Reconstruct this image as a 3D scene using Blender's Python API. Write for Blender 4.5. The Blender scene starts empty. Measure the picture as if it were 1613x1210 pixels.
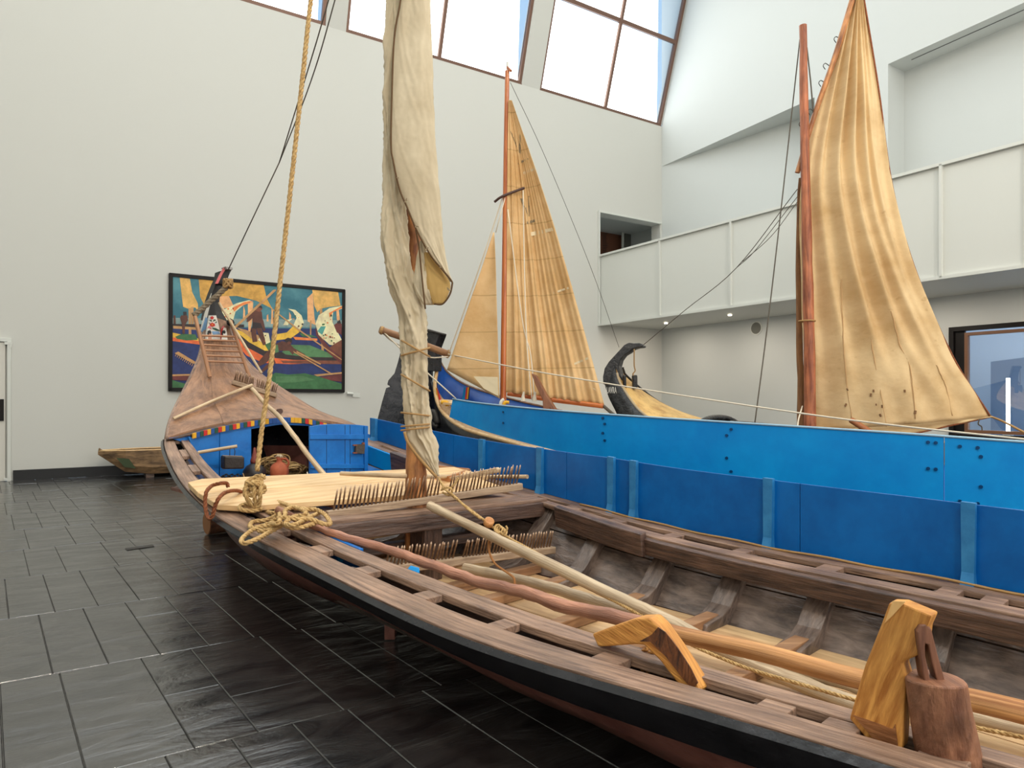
import bpy, bmesh, math, random
from mathutils import Vector, Matrix
from mathutils.bvhtree import BVHTree
random.seed(7)
SC = bpy.context.scene
COL = SC.collection
# ---------------------------------------------------------------- camera
F, CX, HY, H = 1080.0, 806.5, 628.0, 1.6
cd = bpy.data.cameras.new('camera'); cam = bpy.data.objects.new('camera', cd); COL.objects.link(cam)
cam.location = (0, 0, H); cam.rotation_euler = (math.pi/2, 0, 0)
cd.sensor_width = 36; cd.lens = F/1613*36; cd.shift_y = (HY-605)/1613; cd.clip_start = .05; cd.clip_end = 200
SC.camera = cam
# ---------------------------------------------------------------- world, light, exposure
def lin(c):
    c = c/255
    return c/12.92 if c <= .04045 else ((c+.055)/1.055)**2.4
def C3(r, g, b): return (lin(r), lin(g), lin(b), 1)
w = bpy.data.worlds.new('sky'); SC.world = w; w.use_nodes = True
wn = w.node_tree; wn.nodes.clear()
bg = wn.nodes.new('ShaderNodeBackground'); out = wn.nodes.new('ShaderNodeOutputWorld')
tc = wn.nodes.new('ShaderNodeTexCoord'); sx = wn.nodes.new('ShaderNodeSeparateXYZ'); rp = wn.nodes.new('ShaderNodeValToRGB')
wn.links.new(tc.outputs['Generated'], sx.inputs[0]); wn.links.new(sx.outputs['Z'], rp.inputs[0])
rp.color_ramp.elements[0].position = 0; rp.color_ramp.elements[0].color = C3(205, 228, 245)
rp.color_ramp.elements[1].position = .8; rp.color_ramp.elements[1].color = C3(120, 178, 232)
wn.links.new(rp.outputs[0], bg.inputs[0]); bg.inputs[1].default_value = 1.0; wn.links.new(bg.outputs[0], out.inputs[0])
SC.view_settings.view_transform = 'Standard'; SC.view_settings.look = 'None'
SC.view_settings.gamma = 1; SC.view_settings.use_curve_mapping = False; SC.view_settings.exposure = 0.26
ROOF_E, PANE_E, FILL_E, FRONT_E = 2.9, 2.6, 420, 2.6
try: SC.cycles.max_bounces = 7; SC.cycles.diffuse_bounces = 4; SC.cycles.glossy_bounces = 4; SC.cycles.use_denoising = True
except Exception: pass
# ---------------------------------------------------------------- frames of reference
U = Vector((.839, .544, 0)); N = Vector((-.544, .839, 0)); N = N.normalized(); U = U.normalized()   # along / into the back wall
P0 = Vector((-9.75, 13.4, 0)); C0 = P0.dot(N); UR = P0.dot(U)+17.6
Z3 = Vector((0, 0, 1))
def V(px, py, Y): return Vector(((px-CX)/F*Y, Y, H-(py-HY)/F*Y))
def ray(px, py): return Vector(((px-CX)/F, 1, -(py-HY)/F))
CAMP = Vector((0, 0, H))
def plane(px, py, n, c):
    r = ray(px, py); k = (c-CAMP.dot(n))/r.dot(n); return CAMP+r*k
def WB(px, py, off=0): return plane(px, py, N, C0+off)
def WR(px, py, off=0): return plane(px, py, U, UR+off)
def PZ(px, py, z): return plane(px, py, Z3, z)
def wp(t, z, off=0): return P0+U*t+N*off+Vector((0, 0, z))          # point on the back wall
def rpnt(s, z, off=0): return P0+U*(17.6+off)-N*s+Vector((0, 0, z))   # point on the right wall
TH = .756; O1 = Vector((1.63, 2.895, 0)); D = Vector((-math.sin(TH), math.cos(TH), 0)); Q = Vector((math.cos(TH), math.sin(TH), 0))
def B(s, w, z): return O1+D*s+Q*w+Vector((0, 0, z))
def PS(px, py, s): return plane(px, py, D, O1.dot(D)+s)
def PW(px, py, w): return plane(px, py, Q, O1.dot(Q)+w)
# ---------------------------------------------------------------- materials
MATS = {}
def mat(name, col, rough=.6, metal=0, bump=0, bscale=20, var=.0, vscale=4, col2=None, grain=None, coat=0, spec=.5, coords='Object', emis=None, es=0, transl=0, ramp=(.35, .65), detail=4):
    if name in MATS: return MATS[name]
    m = bpy.data.materials.new(name); m.use_nodes = True; nt = m.node_tree
    b = nt.nodes['Principled BSDF']; b.inputs['Base Color'].default_value = col; b.inputs['Roughness'].default_value = rough
    b.inputs['Metallic'].default_value = metal; b.inputs['Coat Weight'].default_value = coat; b.inputs['Coat Roughness'].default_value = .15
    b.inputs['Specular IOR Level'].default_value = spec
    t = nt.nodes.new('ShaderNodeTexCoord'); mp = nt.nodes.new('ShaderNodeMapping')
    geo = nt.nodes.new('ShaderNodeNewGeometry')
    src = t.outputs['UV'] if grain else (geo.outputs['Position'] if coords == 'World' else t.outputs['Object'])
    nt.links.new(src, mp.inputs[0])
    if grain: mp.inputs['Scale'].default_value = (grain[0], grain[1], 1)
    if col2 is not None:
        nz = nt.nodes.new('ShaderNodeTexNoise'); nz.inputs['Scale'].default_value = 1 if grain else vscale; nz.inputs['Detail'].default_value = detail; nz.inputs['Roughness'].default_value = .65
        nz.inputs['Distortion'].default_value = .6 if grain else .2
        nt.links.new(mp.outputs[0], nz.inputs[0])
        cr = nt.nodes.new('ShaderNodeValToRGB'); cr.color_ramp.elements[0].position = ramp[0]; cr.color_ramp.elements[1].position = ramp[1]
        cr.color_ramp.elements[0].color = col; cr.color_ramp.elements[1].color = col2
        nt.links.new(nz.outputs[0], cr.inputs[0]); last = cr.outputs[0]
        if var:
            n2 = nt.nodes.new('ShaderNodeTexNoise'); n2.inputs['Scale'].default_value = vscale; n2.inputs['Detail'].default_value = 3
            nt.links.new(geo.outputs['Position'], n2.inputs[0])
            mr = nt.nodes.new('ShaderNodeMapRange'); mr.inputs[1].default_value = .3; mr.inputs[2].default_value = .7; mr.inputs[3].default_value = 1-var; mr.inputs[4].default_value = 1+var
            nt.links.new(n2.outputs[0], mr.inputs[0])
            hs = nt.nodes.new('ShaderNodeHueSaturation'); nt.links.new(mr.outputs[0], hs.inputs['Value']); nt.links.new(last, hs.inputs['Color']); last = hs.outputs[0]
        nt.links.new(last, b.inputs['Base Color'])
    if bump:
        bn = nt.nodes.new('ShaderNodeTexNoise'); bn.inputs['Scale'].default_value = 2 if grain else bscale; bn.inputs['Detail'].default_value = 6; bn.inputs['Roughness'].default_value = .6
        nt.links.new(mp.outputs[0], bn.inputs[0])
        bp = nt.nodes.new('ShaderNodeBump'); bp.inputs['Strength'].default_value = bump; bp.inputs['Distance'].default_value = .02
        nt.links.new(bn.outputs[0], bp.inputs['Height']); nt.links.new(bp.outputs[0], b.inputs['Normal'])
    if emis is not None:
        b.inputs['Emission Color'].default_value = emis; b.inputs['Emission Strength'].default_value = es
    if transl:
        tr = nt.nodes.new('ShaderNodeBsdfTranslucent'); mx = nt.nodes.new('ShaderNodeMixShader'); mx.inputs[0].default_value = transl
        o = nt.nodes['Material Output']
        if col2 is not None: nt.links.new(last, tr.inputs[0])
        else: tr.inputs[0].default_value = col
        nt.links.new(b.outputs[0], mx.inputs[1]); nt.links.new(tr.outputs[0], mx.inputs[2]); nt.links.new(mx.outputs[0], o.inputs[0])
    MATS[name] = m; return m
WALL = mat('wall_plaster', C3(208, 207, 200), .75, bump=.06, bscale=3, coords='World')
WALLR = mat('wall_right_plaster', C3(204, 207, 204), .7, bump=.04, bscale=3, coords='World')
WOOD_DECK = mat('weathered_deck', C3(104, 80, 66), .42, bump=.6, col2=C3(164, 132, 110), grain=(2.2, 30), var=.3, vscale=3)
FORE = mat('foredeck_wood', C3(118, 84, 60), .45, bump=.5, col2=C3(162, 120, 88), grain=(5, 9), var=.22, vscale=4)
WOOD_DARK = mat('dark_wood', C3(54, 39, 34), .34, bump=.6, col2=C3(104, 80, 68), grain=(3, 22), var=.25, vscale=5)
TARRED = mat('tarred_plank', C3(76, 64, 58), .27, bump=.6, col2=C3(120, 104, 94), grain=(4, 14), var=.25, vscale=6)
PALE = mat('pale_pine', C3(206, 164, 112), .5, bump=.15, col2=C3(236, 202, 152), grain=(1.2, 16), var=.06)
PALEF = mat('pale_floorboard', C3(176, 138, 98), .5, bump=.2, col2=C3(218, 184, 138), grain=(1.2, 12), var=.15)
BUFF = mat('buff_stick', C3(176, 146, 112), .55, bump=.3, col2=C3(222, 200, 164), grain=(2, 30), var=.12)
REDST = mat('reddish_pole', C3(140, 92, 72), .45, bump=.5, col2=C3(190, 136, 108), grain=(3, 24), var=.25)
TOOTH = mat('grey_teeth', C3(148, 118, 94), .6, col2=C3(200, 168, 138), grain=(6, 30))
ORANGE = mat('orange_oak', C3(168, 104, 40), .5, bump=.45, col2=C3(226, 164, 84), grain=(4, 34), var=.12)
BARK = mat('barked_wood', C3(104, 66, 48), .5, bump=.8, col2=C3(158, 110, 82), grain=(4, 16), var=.3, vscale=12)
MASTW = mat('mast_wood', C3(120, 68, 38), .45, bump=.7, col2=C3(212, 148, 90), grain=(1.6, 14), var=.3, vscale=7)
MASTO = mat('varnished_mast', C3(158, 74, 28), .35, col2=C3(204, 118, 56), grain=(1.2, 20), coat=.3)
BLUE = mat('blue_paint', C3(0, 88, 164), .36, bump=.12, bscale=5, spec=.3, col2=C3(4, 104, 184), vscale=3, coords='World')
BLUE2 = mat('light_blue_paint', C3(0, 132, 210), .42, bump=.14, bscale=4, spec=.3, col2=C3(0, 148, 222), vscale=2, coords='World')
BLUE3 = mat('cabin_blue_paint', C3(12, 104, 186), .38, bump=.15, bscale=8, col2=C3(26, 122, 206), vscale=5, coords='World')
BLUE4 = mat('deep_blue_paint', C3(14, 72, 158), .4, col2=C3(24, 88, 178), vscale=4, coords='World')
BLACKP = mat('black_paint', C3(20, 22, 27), .24, bump=.25, bscale=9, col2=C3(40, 40, 44), vscale=7, coords='World')
TAR = mat('black_tar', C3(18, 18, 20), .35, bump=.9, bscale=14, col2=C3(62, 60, 58), vscale=14, coords='World', ramp=(.45, .8))
REDHULL = mat('red_brown_hull', C3(112, 66, 58), .35, bump=.3, bscale=8, col2=C3(142, 92, 80), vscale=5, coords='World')
REDP = mat('red_paint', C3(196, 34, 28), .45); YELP = mat('yellow_paint', C3(226, 168, 30), .45); GRNP = mat('green_paint', C3(22, 74, 50), .45); BLUP = mat('trim_blue_paint', C3(22, 78, 150), .45)
PINKP = mat('pink_paint', C3(214, 104, 104), .45); WHITEP = mat('white_paint', C3(226, 222, 212), .45); SKIN = mat('face_paint', C3(206, 150, 124), .5); BLKP = mat('flat_black_paint', C3(20, 18, 20), .5); LBLUP = mat('pale_blue_paint', C3(124, 164, 204), .5)
YBOAT = mat('yellow_boat_paint', C3(198, 142, 24), .45)
TERRA = mat('terracotta', C3(170, 82, 52), .7, bump=.15, bscale=30, col2=C3(192, 104, 70), vscale=6)
POTB = mat('black_clay', C3(34, 30, 32), .45); IRON = mat('iron', C3(58, 54, 50), .5, metal=.4, bump=.4, bscale=30)
LATCH = mat('old_latch', C3(96, 86, 76), .55, metal=.3, bump=.5, bscale=60)
ROPE = mat('manila_rope', C3(168, 130, 76), .8, bump=.5, bscale=120, col2=C3(218, 184, 126), vscale=40)
ROPEB = mat('brown_rope', C3(112, 58, 30), .8, bump=.5, bscale=120, col2=C3(158, 92, 52), vscale=40)
ROPED = mat('dark_line', C3(84, 78, 68), .8); ROPEW = mat('white_line', C3(216, 204, 182), .8); ROPET = mat('tan_line', C3(166, 130, 82), .8)
SAIL1 = mat('furled_canvas', C3(200, 184, 154), .85, bump=.12, bscale=9, col2=C3(220, 206, 178), vscale=2.2, transl=.12)
SAIL1Y = mat('canvas_lining', C3(208, 172, 106), .85, transl=.2)
COPPER = mat('window_frame_bronze', C3(122, 92, 78), .4, metal=.3)
FRAMEB = mat('black_frame', C3(22, 18, 17), .5, spec=.25); FRAMEW = mat('brown_frame', C3(120, 84, 60), .45)
METW = mat('white_metal', C3(214, 215, 208), .45); BASEB = mat('black_baseboard', C3(14, 14, 16), .3); GREYP = mat('grey_panel', C3(112, 112, 104), .6); DOORW = mat('white_door', C3(214, 210, 200), .5)
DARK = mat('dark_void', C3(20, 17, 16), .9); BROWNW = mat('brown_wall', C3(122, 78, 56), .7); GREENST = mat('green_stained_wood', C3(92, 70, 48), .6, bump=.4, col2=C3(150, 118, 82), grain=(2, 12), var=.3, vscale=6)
GLARE = mat('window_glare', (1, 1, 1, 1), .5, emis=(.9, .97, 1, 1), es=PANE_E)  # white glare beyond the skylights, given as emission on the pane
ROOF_FILL = mat('roof_fill', (1, 1, 1, 1), .5, emis=(.92, .98, 1, 1), es=ROOF_E)
TUBE = mat('lamp_tube', (1, 1, 1, 1), .5, emis=(.95, 1, 1, 1), es=14)
BACKR = mat('bluish_room', C3(176, 190, 206), .6, emis=None)
def glassmat(name, tint, rough=0.0, gl=.12):
    m = bpy.data.materials.new(name); m.use_nodes = True; nt = m.node_tree; nt.nodes.clear()
    o = nt.nodes.new('ShaderNodeOutputMaterial'); t = nt.nodes.new('ShaderNodeBsdfTransparent'); t.inputs[0].default_value = tint
    g = nt.nodes.new('ShaderNodeBsdfGlossy'); g.inputs['Roughness'].default_value = rough; mx = nt.nodes.new('ShaderNodeMixShader')
    fr = nt.nodes.new('ShaderNodeFresnel'); fr.inputs[0].default_value = 1.5; ad = nt.nodes.new('ShaderNodeMath'); ad.operation = 'ADD'; ad.inputs[1].default_value = gl
    nt.links.new(fr.outputs[0], ad.inputs[0]); nt.links.new(ad.outputs[0], mx.inputs[0]); nt.links.new(t.outputs[0], mx.inputs[1]); nt.links.new(g.outputs[0], mx.inputs[2]); nt.links.new(mx.outputs[0], o.inputs[0]); return m
GLASS = glassmat('clear_glass', (1, 1, 1, 1)); GLASSW = glassmat('window_glass', (.85, .9, .95, 1), gl=.16)
def slate():
    m = bpy.data.materials.new('slate'); m.use_nodes = True; nt = m.node_tree; b = nt.nodes['Principled BSDF']
    geo = nt.nodes.new('ShaderNodeNewGeometry'); mp = nt.nodes.new('ShaderNodeMapping'); mp.inputs['Rotation'].default_value = (0, 0, -math.atan2(U.y, U.x)); nt.links.new(geo.outputs['Position'], mp.inputs[0])
    n1 = nt.nodes.new('ShaderNodeTexNoise'); n1.inputs['Scale'].default_value = 2.1; n1.inputs['Detail'].default_value = 12; n1.inputs['Roughness'].default_value = .62; n1.inputs['Distortion'].default_value = 1.2
    mp2 = nt.nodes.new('ShaderNodeMapping'); mp2.inputs['Scale'].default_value = (1.0, 2.6, 1); mp2.inputs['Rotation'].default_value = (0, 0, .5); nt.links.new(mp.outputs[0], mp2.inputs[0]); nt.links.new(mp2.outputs[0], n1.inputs[0])
    n2 = nt.nodes.new('ShaderNodeTexNoise'); n2.inputs['Scale'].default_value = 26; n2.inputs['Detail'].default_value = 5; nt.links.new(mp.outputs[0], n2.inputs[0])
    b1 = nt.nodes.new('ShaderNodeBump'); b1.inputs['Strength'].default_value = .8; b1.inputs['Distance'].default_value = .011; nt.links.new(n1.outputs[0], b1.inputs['Height'])
    b2 = nt.nodes.new('ShaderNodeBump'); b2.inputs['Strength'].default_value = .16; b2.inputs['Distance'].default_value = .004; nt.links.new(n2.outputs[0], b2.inputs['Height']); nt.links.new(b1.outputs[0], b2.inputs['Normal'])
    nt.links.new(b2.outputs[0], b.inputs['Normal'])
    cr = nt.nodes.new('ShaderNodeValToRGB'); cr.color_ramp.elements[0].color = C3(26, 26, 28); cr.color_ramp.elements[1].color = C3(66, 64, 62); cr.color_ramp.elements[0].position = .35; cr.color_ramp.elements[1].position = .75
    nt.links.new(n1.outputs[0], cr.inputs[0]); nt.links.new(cr.outputs[0], b.inputs['Base Color'])
    mr = nt.nodes.new('ShaderNodeMapRange'); mr.inputs[1].default_value = .3; mr.inputs[2].default_value = .7; mr.inputs[3].default_value = .08; mr.inputs[4].default_value = .2
    nt.links.new(n2.outputs[0], mr.inputs[0]); nt.links.new(mr.outputs[0], b.inputs['Roughness'])
    b.inputs['IOR'].default_value = 1.95; return m
SLATE = slate(); GROUT = mat('grout', C3(96, 93, 88), .4)
def sailmat(name, c1, c2, seam, stain, us, vs, vsc=1.6):
    """cloth with stains, seams across the weave and fine stripes, in UV space"""
    m = bpy.data.materials.new(name); m.use_nodes = True; nt = m.node_tree; b = nt.nodes['Principled BSDF']; b.inputs['Roughness'].default_value = .85; b.inputs['Specular IOR Level'].default_value = .15
    t = nt.nodes.new('ShaderNodeTexCoord'); s = nt.nodes.new('ShaderNodeSeparateXYZ'); nt.links.new(t.outputs['UV'], s.inputs[0])
    nz = nt.nodes.new('ShaderNodeTexNoise'); nz.inputs['Scale'].default_value = vsc; nz.inputs['Detail'].default_value = 7; nz.inputs['Roughness'].default_value = .62; nt.links.new(t.outputs['UV'], nz.inputs[0])
    cr = nt.nodes.new('ShaderNodeValToRGB'); cr.color_ramp.elements[0].position = .36; cr.color_ramp.elements[1].position = .6; cr.color_ramp.elements[0].color = c1; cr.color_ramp.elements[1].color = c2; nt.links.new(nz.outputs[0], cr.inputs[0])
    last = cr.outputs[0]; hsum = None
    for ax, per, wd in ((0, us, .03), (1, vs, .03)):
        if not per: continue
        a = nt.nodes.new('ShaderNodeMath'); a.operation = 'MULTIPLY'; a.inputs[1].default_value = per; nt.links.new(s.outputs[ax], a.inputs[0])
        fr = nt.nodes.new('ShaderNodeMath'); fr.operation = 'FRACT'; nt.links.new(a.outputs[0], fr.inputs[0])
        lt = nt.nodes.new('ShaderNodeMath'); lt.operation = 'LESS_THAN'; lt.inputs[1].default_value = wd; nt.links.new(fr.outputs[0], lt.inputs[0])
        ml = nt.nodes.new('ShaderNodeMath'); ml.operation = 'MULTIPLY'; ml.inputs[1].default_value = .55; nt.links.new(lt.outputs[0], ml.inputs[0])
        mx = nt.nodes.new('ShaderNodeMix'); mx.data_type = 'RGBA'; nt.links.new(ml.outputs[0], mx.inputs[0]); nt.links.new(last, mx.inputs[6]); mx.inputs[7].default_value = seam; last = mx.outputs[2]
    if stain:
        n2 = nt.nodes.new('ShaderNodeTexNoise'); n2.inputs['Scale'].default_value = 9; n2.inputs['Detail'].default_value = 4; nt.links.new(t.outputs['UV'], n2.inputs[0])
        c2r = nt.nodes.new('ShaderNodeValToRGB'); c2r.color_ramp.elements[0].position = .66; c2r.color_ramp.elements[1].position = .76; nt.links.new(n2.outputs[0], c2r.inputs[0])
        ml = nt.nodes.new('ShaderNodeMath'); ml.operation = 'MULTIPLY'; ml.inputs[1].default_value = .5; nt.links.new(c2r.outputs[0], ml.inputs[0])
        mx = nt.nodes.new('ShaderNodeMix'); mx.data_type = 'RGBA'; nt.links.new(ml.outputs[0], mx.inputs[0]); nt.links.new(last, mx.inputs[6]); mx.inputs[7].default_value = stain; last = mx.outputs[2]
    nt.links.new(last, b.inputs['Base Color'])
    bn = nt.nodes.new('ShaderNodeTexNoise'); bn.inputs['Scale'].default_value = 14; bn.inputs['Detail'].default_value = 5; nt.links.new(t.outputs['UV'], bn.inputs[0])
    bp = nt.nodes.new('ShaderNodeBump'); bp.inputs['Strength'].default_value = .25; bp.inputs['Distance'].default_value = .02; nt.links.new(bn.outputs[0], bp.inputs['Height']); nt.links.new(bp.outputs[0], b.inputs['Normal'])
    tr = nt.nodes.new('ShaderNodeBsdfTranslucent'); nt.links.new(last, tr.inputs[0]); mx = nt.nodes.new('ShaderNodeMixShader'); mx.inputs[0].default_value = .25
    nt.links.new(b.outputs[0], mx.inputs[1]); nt.links.new(tr.outputs[0], mx.inputs[2]); nt.links.new(mx.outputs[0], nt.nodes['Material Output'].inputs[0]); return m
SAIL2 = sailmat('tan_sailcloth', C3(218, 178, 122), C3(238, 206, 156), C3(188, 150, 100), None, 0, 2.0, 1.2)
SAIL3 = sailmat('old_canvas', C3(214, 180, 130), C3(240, 214, 168), C3(190, 154, 108), C3(196, 158, 108), 0, 0, 1.1)
# ---------------------------------------------------------------- object helpers
WPOS = {}
def tag(o, label=None, cat=None, group=None, kind=None):
    if label: o['label'] = label
    if cat: o['category'] = cat
    if group: o['group'] = group
    if kind: o['kind'] = kind
    return o
def thing(name, loc, label, cat, group=None, kind=None):
    o = bpy.data.objects.new(name, None); COL.objects.link(o); o.location = loc; o.empty_display_size = .1
    WPOS[o.name] = Vector(loc); return tag(o, label, cat, group, kind)
def mesh(name, verts, faces, m, parent=None, smooth=False, uv=None, grain=None, bevel=0, mats=None, fmat=None, base=False):
    """verts in world coordinates; ONE object; origin at its own centre"""
    verts = [Vector(v) for v in verts]
    lo = Vector([min(v[i] for v in verts) for i in range(3)]); hi = Vector([max(v[i] for v in verts) for i in range(3)])
    c = (lo+hi)/2
    if parent is None: c.z = lo.z
    me = bpy.data.meshes.new(name); me.from_pydata([v-c for v in verts], [], faces)
    for mm in (mats or [m]): me.materials.append(mm)
    if fmat:
        for i, k in enumerate(fmat): me.polygons[i].material_index = k
    if grain is None:
        ext = hi-lo; grain = Vector((1, 0, 0)) if ext.x >= ext.y and ext.x >= ext.z else (Vector((0, 1, 0)) if ext.y >= ext.z else Z3)
    ul = me.uv_layers.new(name='UVMap')
    if uv: 
        for l in me.loops: ul.data[l.index].uv = uv[l.vertex_index]
    else:
        g = Vector(grain).normalized(); off = random.random()*20
        for p in me.polygons:
            n = p.normal; o2 = n.cross(g)
            if o2.length < .3: o2 = n.cross(Z3 if abs(g.z) < .9 else Vector((1, 0, 0))); 
            o2 = o2.normalized() if o2.length > .01 else Vector((1, 0, 0)); g2 = g if abs(n.dot(g)) < .8 else n.cross(o2)
            for li in p.loop_indices:
                co = me.vertices[me.loops[li].vertex_index].co+c; ul.data[li].uv = (co.dot(g2)+off, co.dot(o2)+off)
    if smooth: me.polygons.foreach_set('use_smooth', [True]*len(me.polygons))
    me.validate(); me.update()
    o = bpy.data.objects.new(name, me); COL.objects.link(o)
    WPOS[o.name] = c
    if parent is not None: o.parent = parent; o.location = c-WPOS[parent.name]
    else: o.location = c
    if bevel:
        bv = o.modifiers.new('bevel', 'BEVEL'); bv.width = bevel; bv.segments = 2; bv.limit_method = 'ANGLE'
    return o
class G:
    """collects shapes for one mesh"""
    def __init__(s): s.v = []; s.f = []; s.uv = []; s.fm = []
    def add(s, v, f, uv=None, mi=0):
        n = len(s.v); s.v += list(v); s.f += [tuple(i+n for i in q) for q in f]; s.uv += uv if uv else [(p[0]+p[2], p[1]+p[2]) for p in v]; s.fm += [mi]*len(f); return s
    def box(s, c, ax, ay, az, mi=0):
        c = Vector(c); v = [c+ax*i+ay*j+az*k for i in (-.5, .5) for j in (-.5, .5) for k in (-.5, .5)]
        f = [(0, 1, 3, 2), (4, 6, 7, 5), (0, 4, 5, 1), (2, 3, 7, 6), (0, 2, 6, 4), (1, 5, 7, 3)]
        if ax.cross(ay).dot(az) < 0: f = [q[::-1] for q in f]
        return s.add(v, f, mi=mi)
    def beam(s, a, b, wd, ht, up=Z3, mi=0):
        a = Vector(a); b = Vector(b); d = b-a; side = d.cross(up).normalized(); u2 = side.cross(d).normalized()
        return s.box((a+b)/2, d, side*wd, u2*ht, mi)
    def tube(s, pts, r, n=8, cap=True, mi=0):
        pts = [Vector(p) for p in pts]; m = len(pts); rr = r if isinstance(r, (list, tuple)) else [r]*m
        vs = []; uv = []; L = 0; ref = None; base = 0
        for i, p in enumerate(pts):
            t = (pts[min(i+1, m-1)]-pts[max(i-1, 0)]).normalized()
            if ref is None: ref = (t.cross(Z3) if abs(t.z) < .9 else t.cross(Vector((1, 0, 0)))).normalized()
            ref = (ref-t*ref.dot(t)).normalized(); bn = t.cross(ref)
            if i: L += (p-pts[i-1]).length
            for k in range(n):
                a = 2*math.pi*k/n; vs.append(p+(ref*math.cos(a)+bn*math.sin(a))*rr[i]); uv.append((L, k/n*6.283*rr[i]))
        fs = [(i*n+k, i*n+(k+1) % n, (i+1)*n+(k+1) % n, (i+1)*n+k) for i in range(m-1) for k in range(n)]
        if cap: fs += [tuple(range(n))[::-1], tuple((m-1)*n+k for k in range(n))]
        return s.add(vs, fs, uv, mi)
    def build(s, name, m, parent=None, smooth=False, useuv=False, **k):
        if k.get('mats'): k['fmat'] = s.fm
        return mesh(name, s.v, s.f, m, parent, smooth, s.uv if useuv else None, **k)
def interp(tab, s):
    tab = sorted(tab)
    if s <= tab[0][0]: return tab[0][1]
    for (a, x), (b, y) in zip(tab, tab[1:]):
        if s <= b: return x+(y-x)*(s-a)/(b-a)
    return tab[-1][1]
def cr(pts, n=8):
    """Catmull-Rom through points"""
    pts = [Vector(p) for p in pts]; P = [pts[0]*2-pts[1]]+pts+[pts[-1]*2-pts[-2]]; out = []
    for i in range(1, len(P)-2):
        for k in range(n):
            t = k/n; a, b, c, d = P[i-1], P[i], P[i+1], P[i+2]
            out.append(.5*((2*b)+(c-a)*t+(2*a-5*b+4*c-d)*t*t+(3*b-3*c+d-a)*t**3))
    return out+[pts[-1]]
def resample(pts, step):
    out = [pts[0]]; acc = 0
    for a, b in zip(pts, pts[1:]):
        L = (b-a).length
        while acc+L >= step:
            k = (step-acc)/L; a = a+(b-a)*k; L = (b-a).length; acc = 0; out.append(a.copy())
            if L < 1e-9: break
        acc += L
    out.append(pts[-1]); return out
def rope3(pts, R, pitch=None, step=None, nn=5, g=None):
    """three laid strands swept about a path"""
    pitch = pitch or R*7; step = step or pitch/9; p = resample(pts, step); g = g or G()
    ref = None; st = [[], [], []]; L = 0
    for i, c in enumerate(p):
        t = (p[min(i+1, len(p)-1)]-p[max(i-1, 0)]).normalized()
        if ref is None: ref = (t.cross(Z3) if abs(t.z) < .9 else t.cross(Vector((1, 0, 0)))).normalized()
        ref = (ref-t*ref.dot(t)).normalized(); bn = t.cross(ref)
        for k in range(3):
            a = 2*math.pi*(L/pitch+k/3); st[k].append(c+(ref*math.cos(a)+bn*math.sin(a))*R*.5)
        L += step
    for q in st: g.tube(q, R*.56, nn)
    return g
def loftgrid(rows, closed=False, flip=False):
    n = len(rows[0]); v = [p for r in rows for p in r]; f = []
    for i in range(len(rows)-1):
        for k in range(n if closed else n-1):
            q = (i*n+k, i*n+(k+1) % n, (i+1)*n+(k+1) % n, (i+1)*n+k); f.append(q[::-1] if flip else q)
    return v, f
def prism(name, outline, off, m, parent=None, bevel=0, grain=None, **k):
    """planar outline extruded by off to both sides"""
    n = len(outline); a = [Vector(p)-off/2 for p in outline]; b = [Vector(p)+off/2 for p in outline]
    nm = Vector((0, 0, 0))
    for i in range(n): nm += a[i].cross(a[(i+1) % n])
    fr = tuple(range(n)); bk = tuple(range(n, 2*n))
    if nm.dot(off) > 0: f = [fr[::-1], bk]+[(i, (i+1) % n, n+(i+1) % n, n+i) for i in range(n)]
    else: f = [fr, bk[::-1]]+[(i, n+i, n+(i+1) % n, (i+1) % n) for i in range(n)]
    return mesh(name, a+b, f, m, parent, bevel=bevel, grain=grain, **k)
def quadbox(name, p, thick, m, parent=None, **k): return prism(name, p, thick, m, parent, **k)
def lathe(prof, c, n=24, g=None):
    g = g or G(); rows = [[Vector(c)+Vector((r*math.cos(2*math.pi*k/n), r*math.sin(2*math.pi*k/n), z)) for k in range(n)] for r, z in prof]
    v, f = loftgrid(rows, True); f += [tuple(range(n))[::-1], tuple(len(v)-n+k for k in range(n))]; return g.add(v, f)
# ================================================================ THE ROOM
ROOMV = 24.0; TL = -3.5; TOPZ = 15.6
SLK = lambda t, k, off=0: wp(t, 10.72+3.63*k, off)-N*(1.124*k)
def struct(o, label=None):
    o['kind'] = 'structure'
    if label: o['label'] = label
    return o
# floor slab + tiles
def fl(u, c, z): return U*u+N*c+Vector((0, 0, z))
UL, CB = P0.dot(U)+TL, C0-ROOMV
floor = struct(mesh('floor', [fl(UL, CB, -.012), fl(UR, CB, -.012), fl(UR, C0, -.012), fl(UL, C0, -.012), fl(UL, CB, -.2), fl(UR, CB, -.2), fl(UR, C0, -.2), fl(UL, C0, -.2)],
    [(0, 1, 2, 3), (7, 6, 5, 4), (0, 4, 5, 1), (1, 5, 6, 2), (2, 6, 7, 3), (3, 7, 4, 0)], GROUT), 'black cleft slate floor laid in staggered long tiles')
tiles = []
ci = -6
rows_c = [4.8+1.375*k for k in range(-10, 9)]
for ri, c in enumerate(rows_c):
    c1 = min(c+1.375, C0); c0 = max(c, CB)
    if c1 <= c0+.05: continue
    u = UL-1+.28*random.random()
    while u < UR+1:
        du = .28 if random.random() < .8 else .42
        cuts = [c0, c1] if random.random() < .7 else [c0, c0+(c1-c0)*random.choice((.35, .5, .65)), c1]
        for a, b in zip(cuts, cuts[1:]):
            tiles.append((u, u+du, a, b))
        u += du
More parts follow.
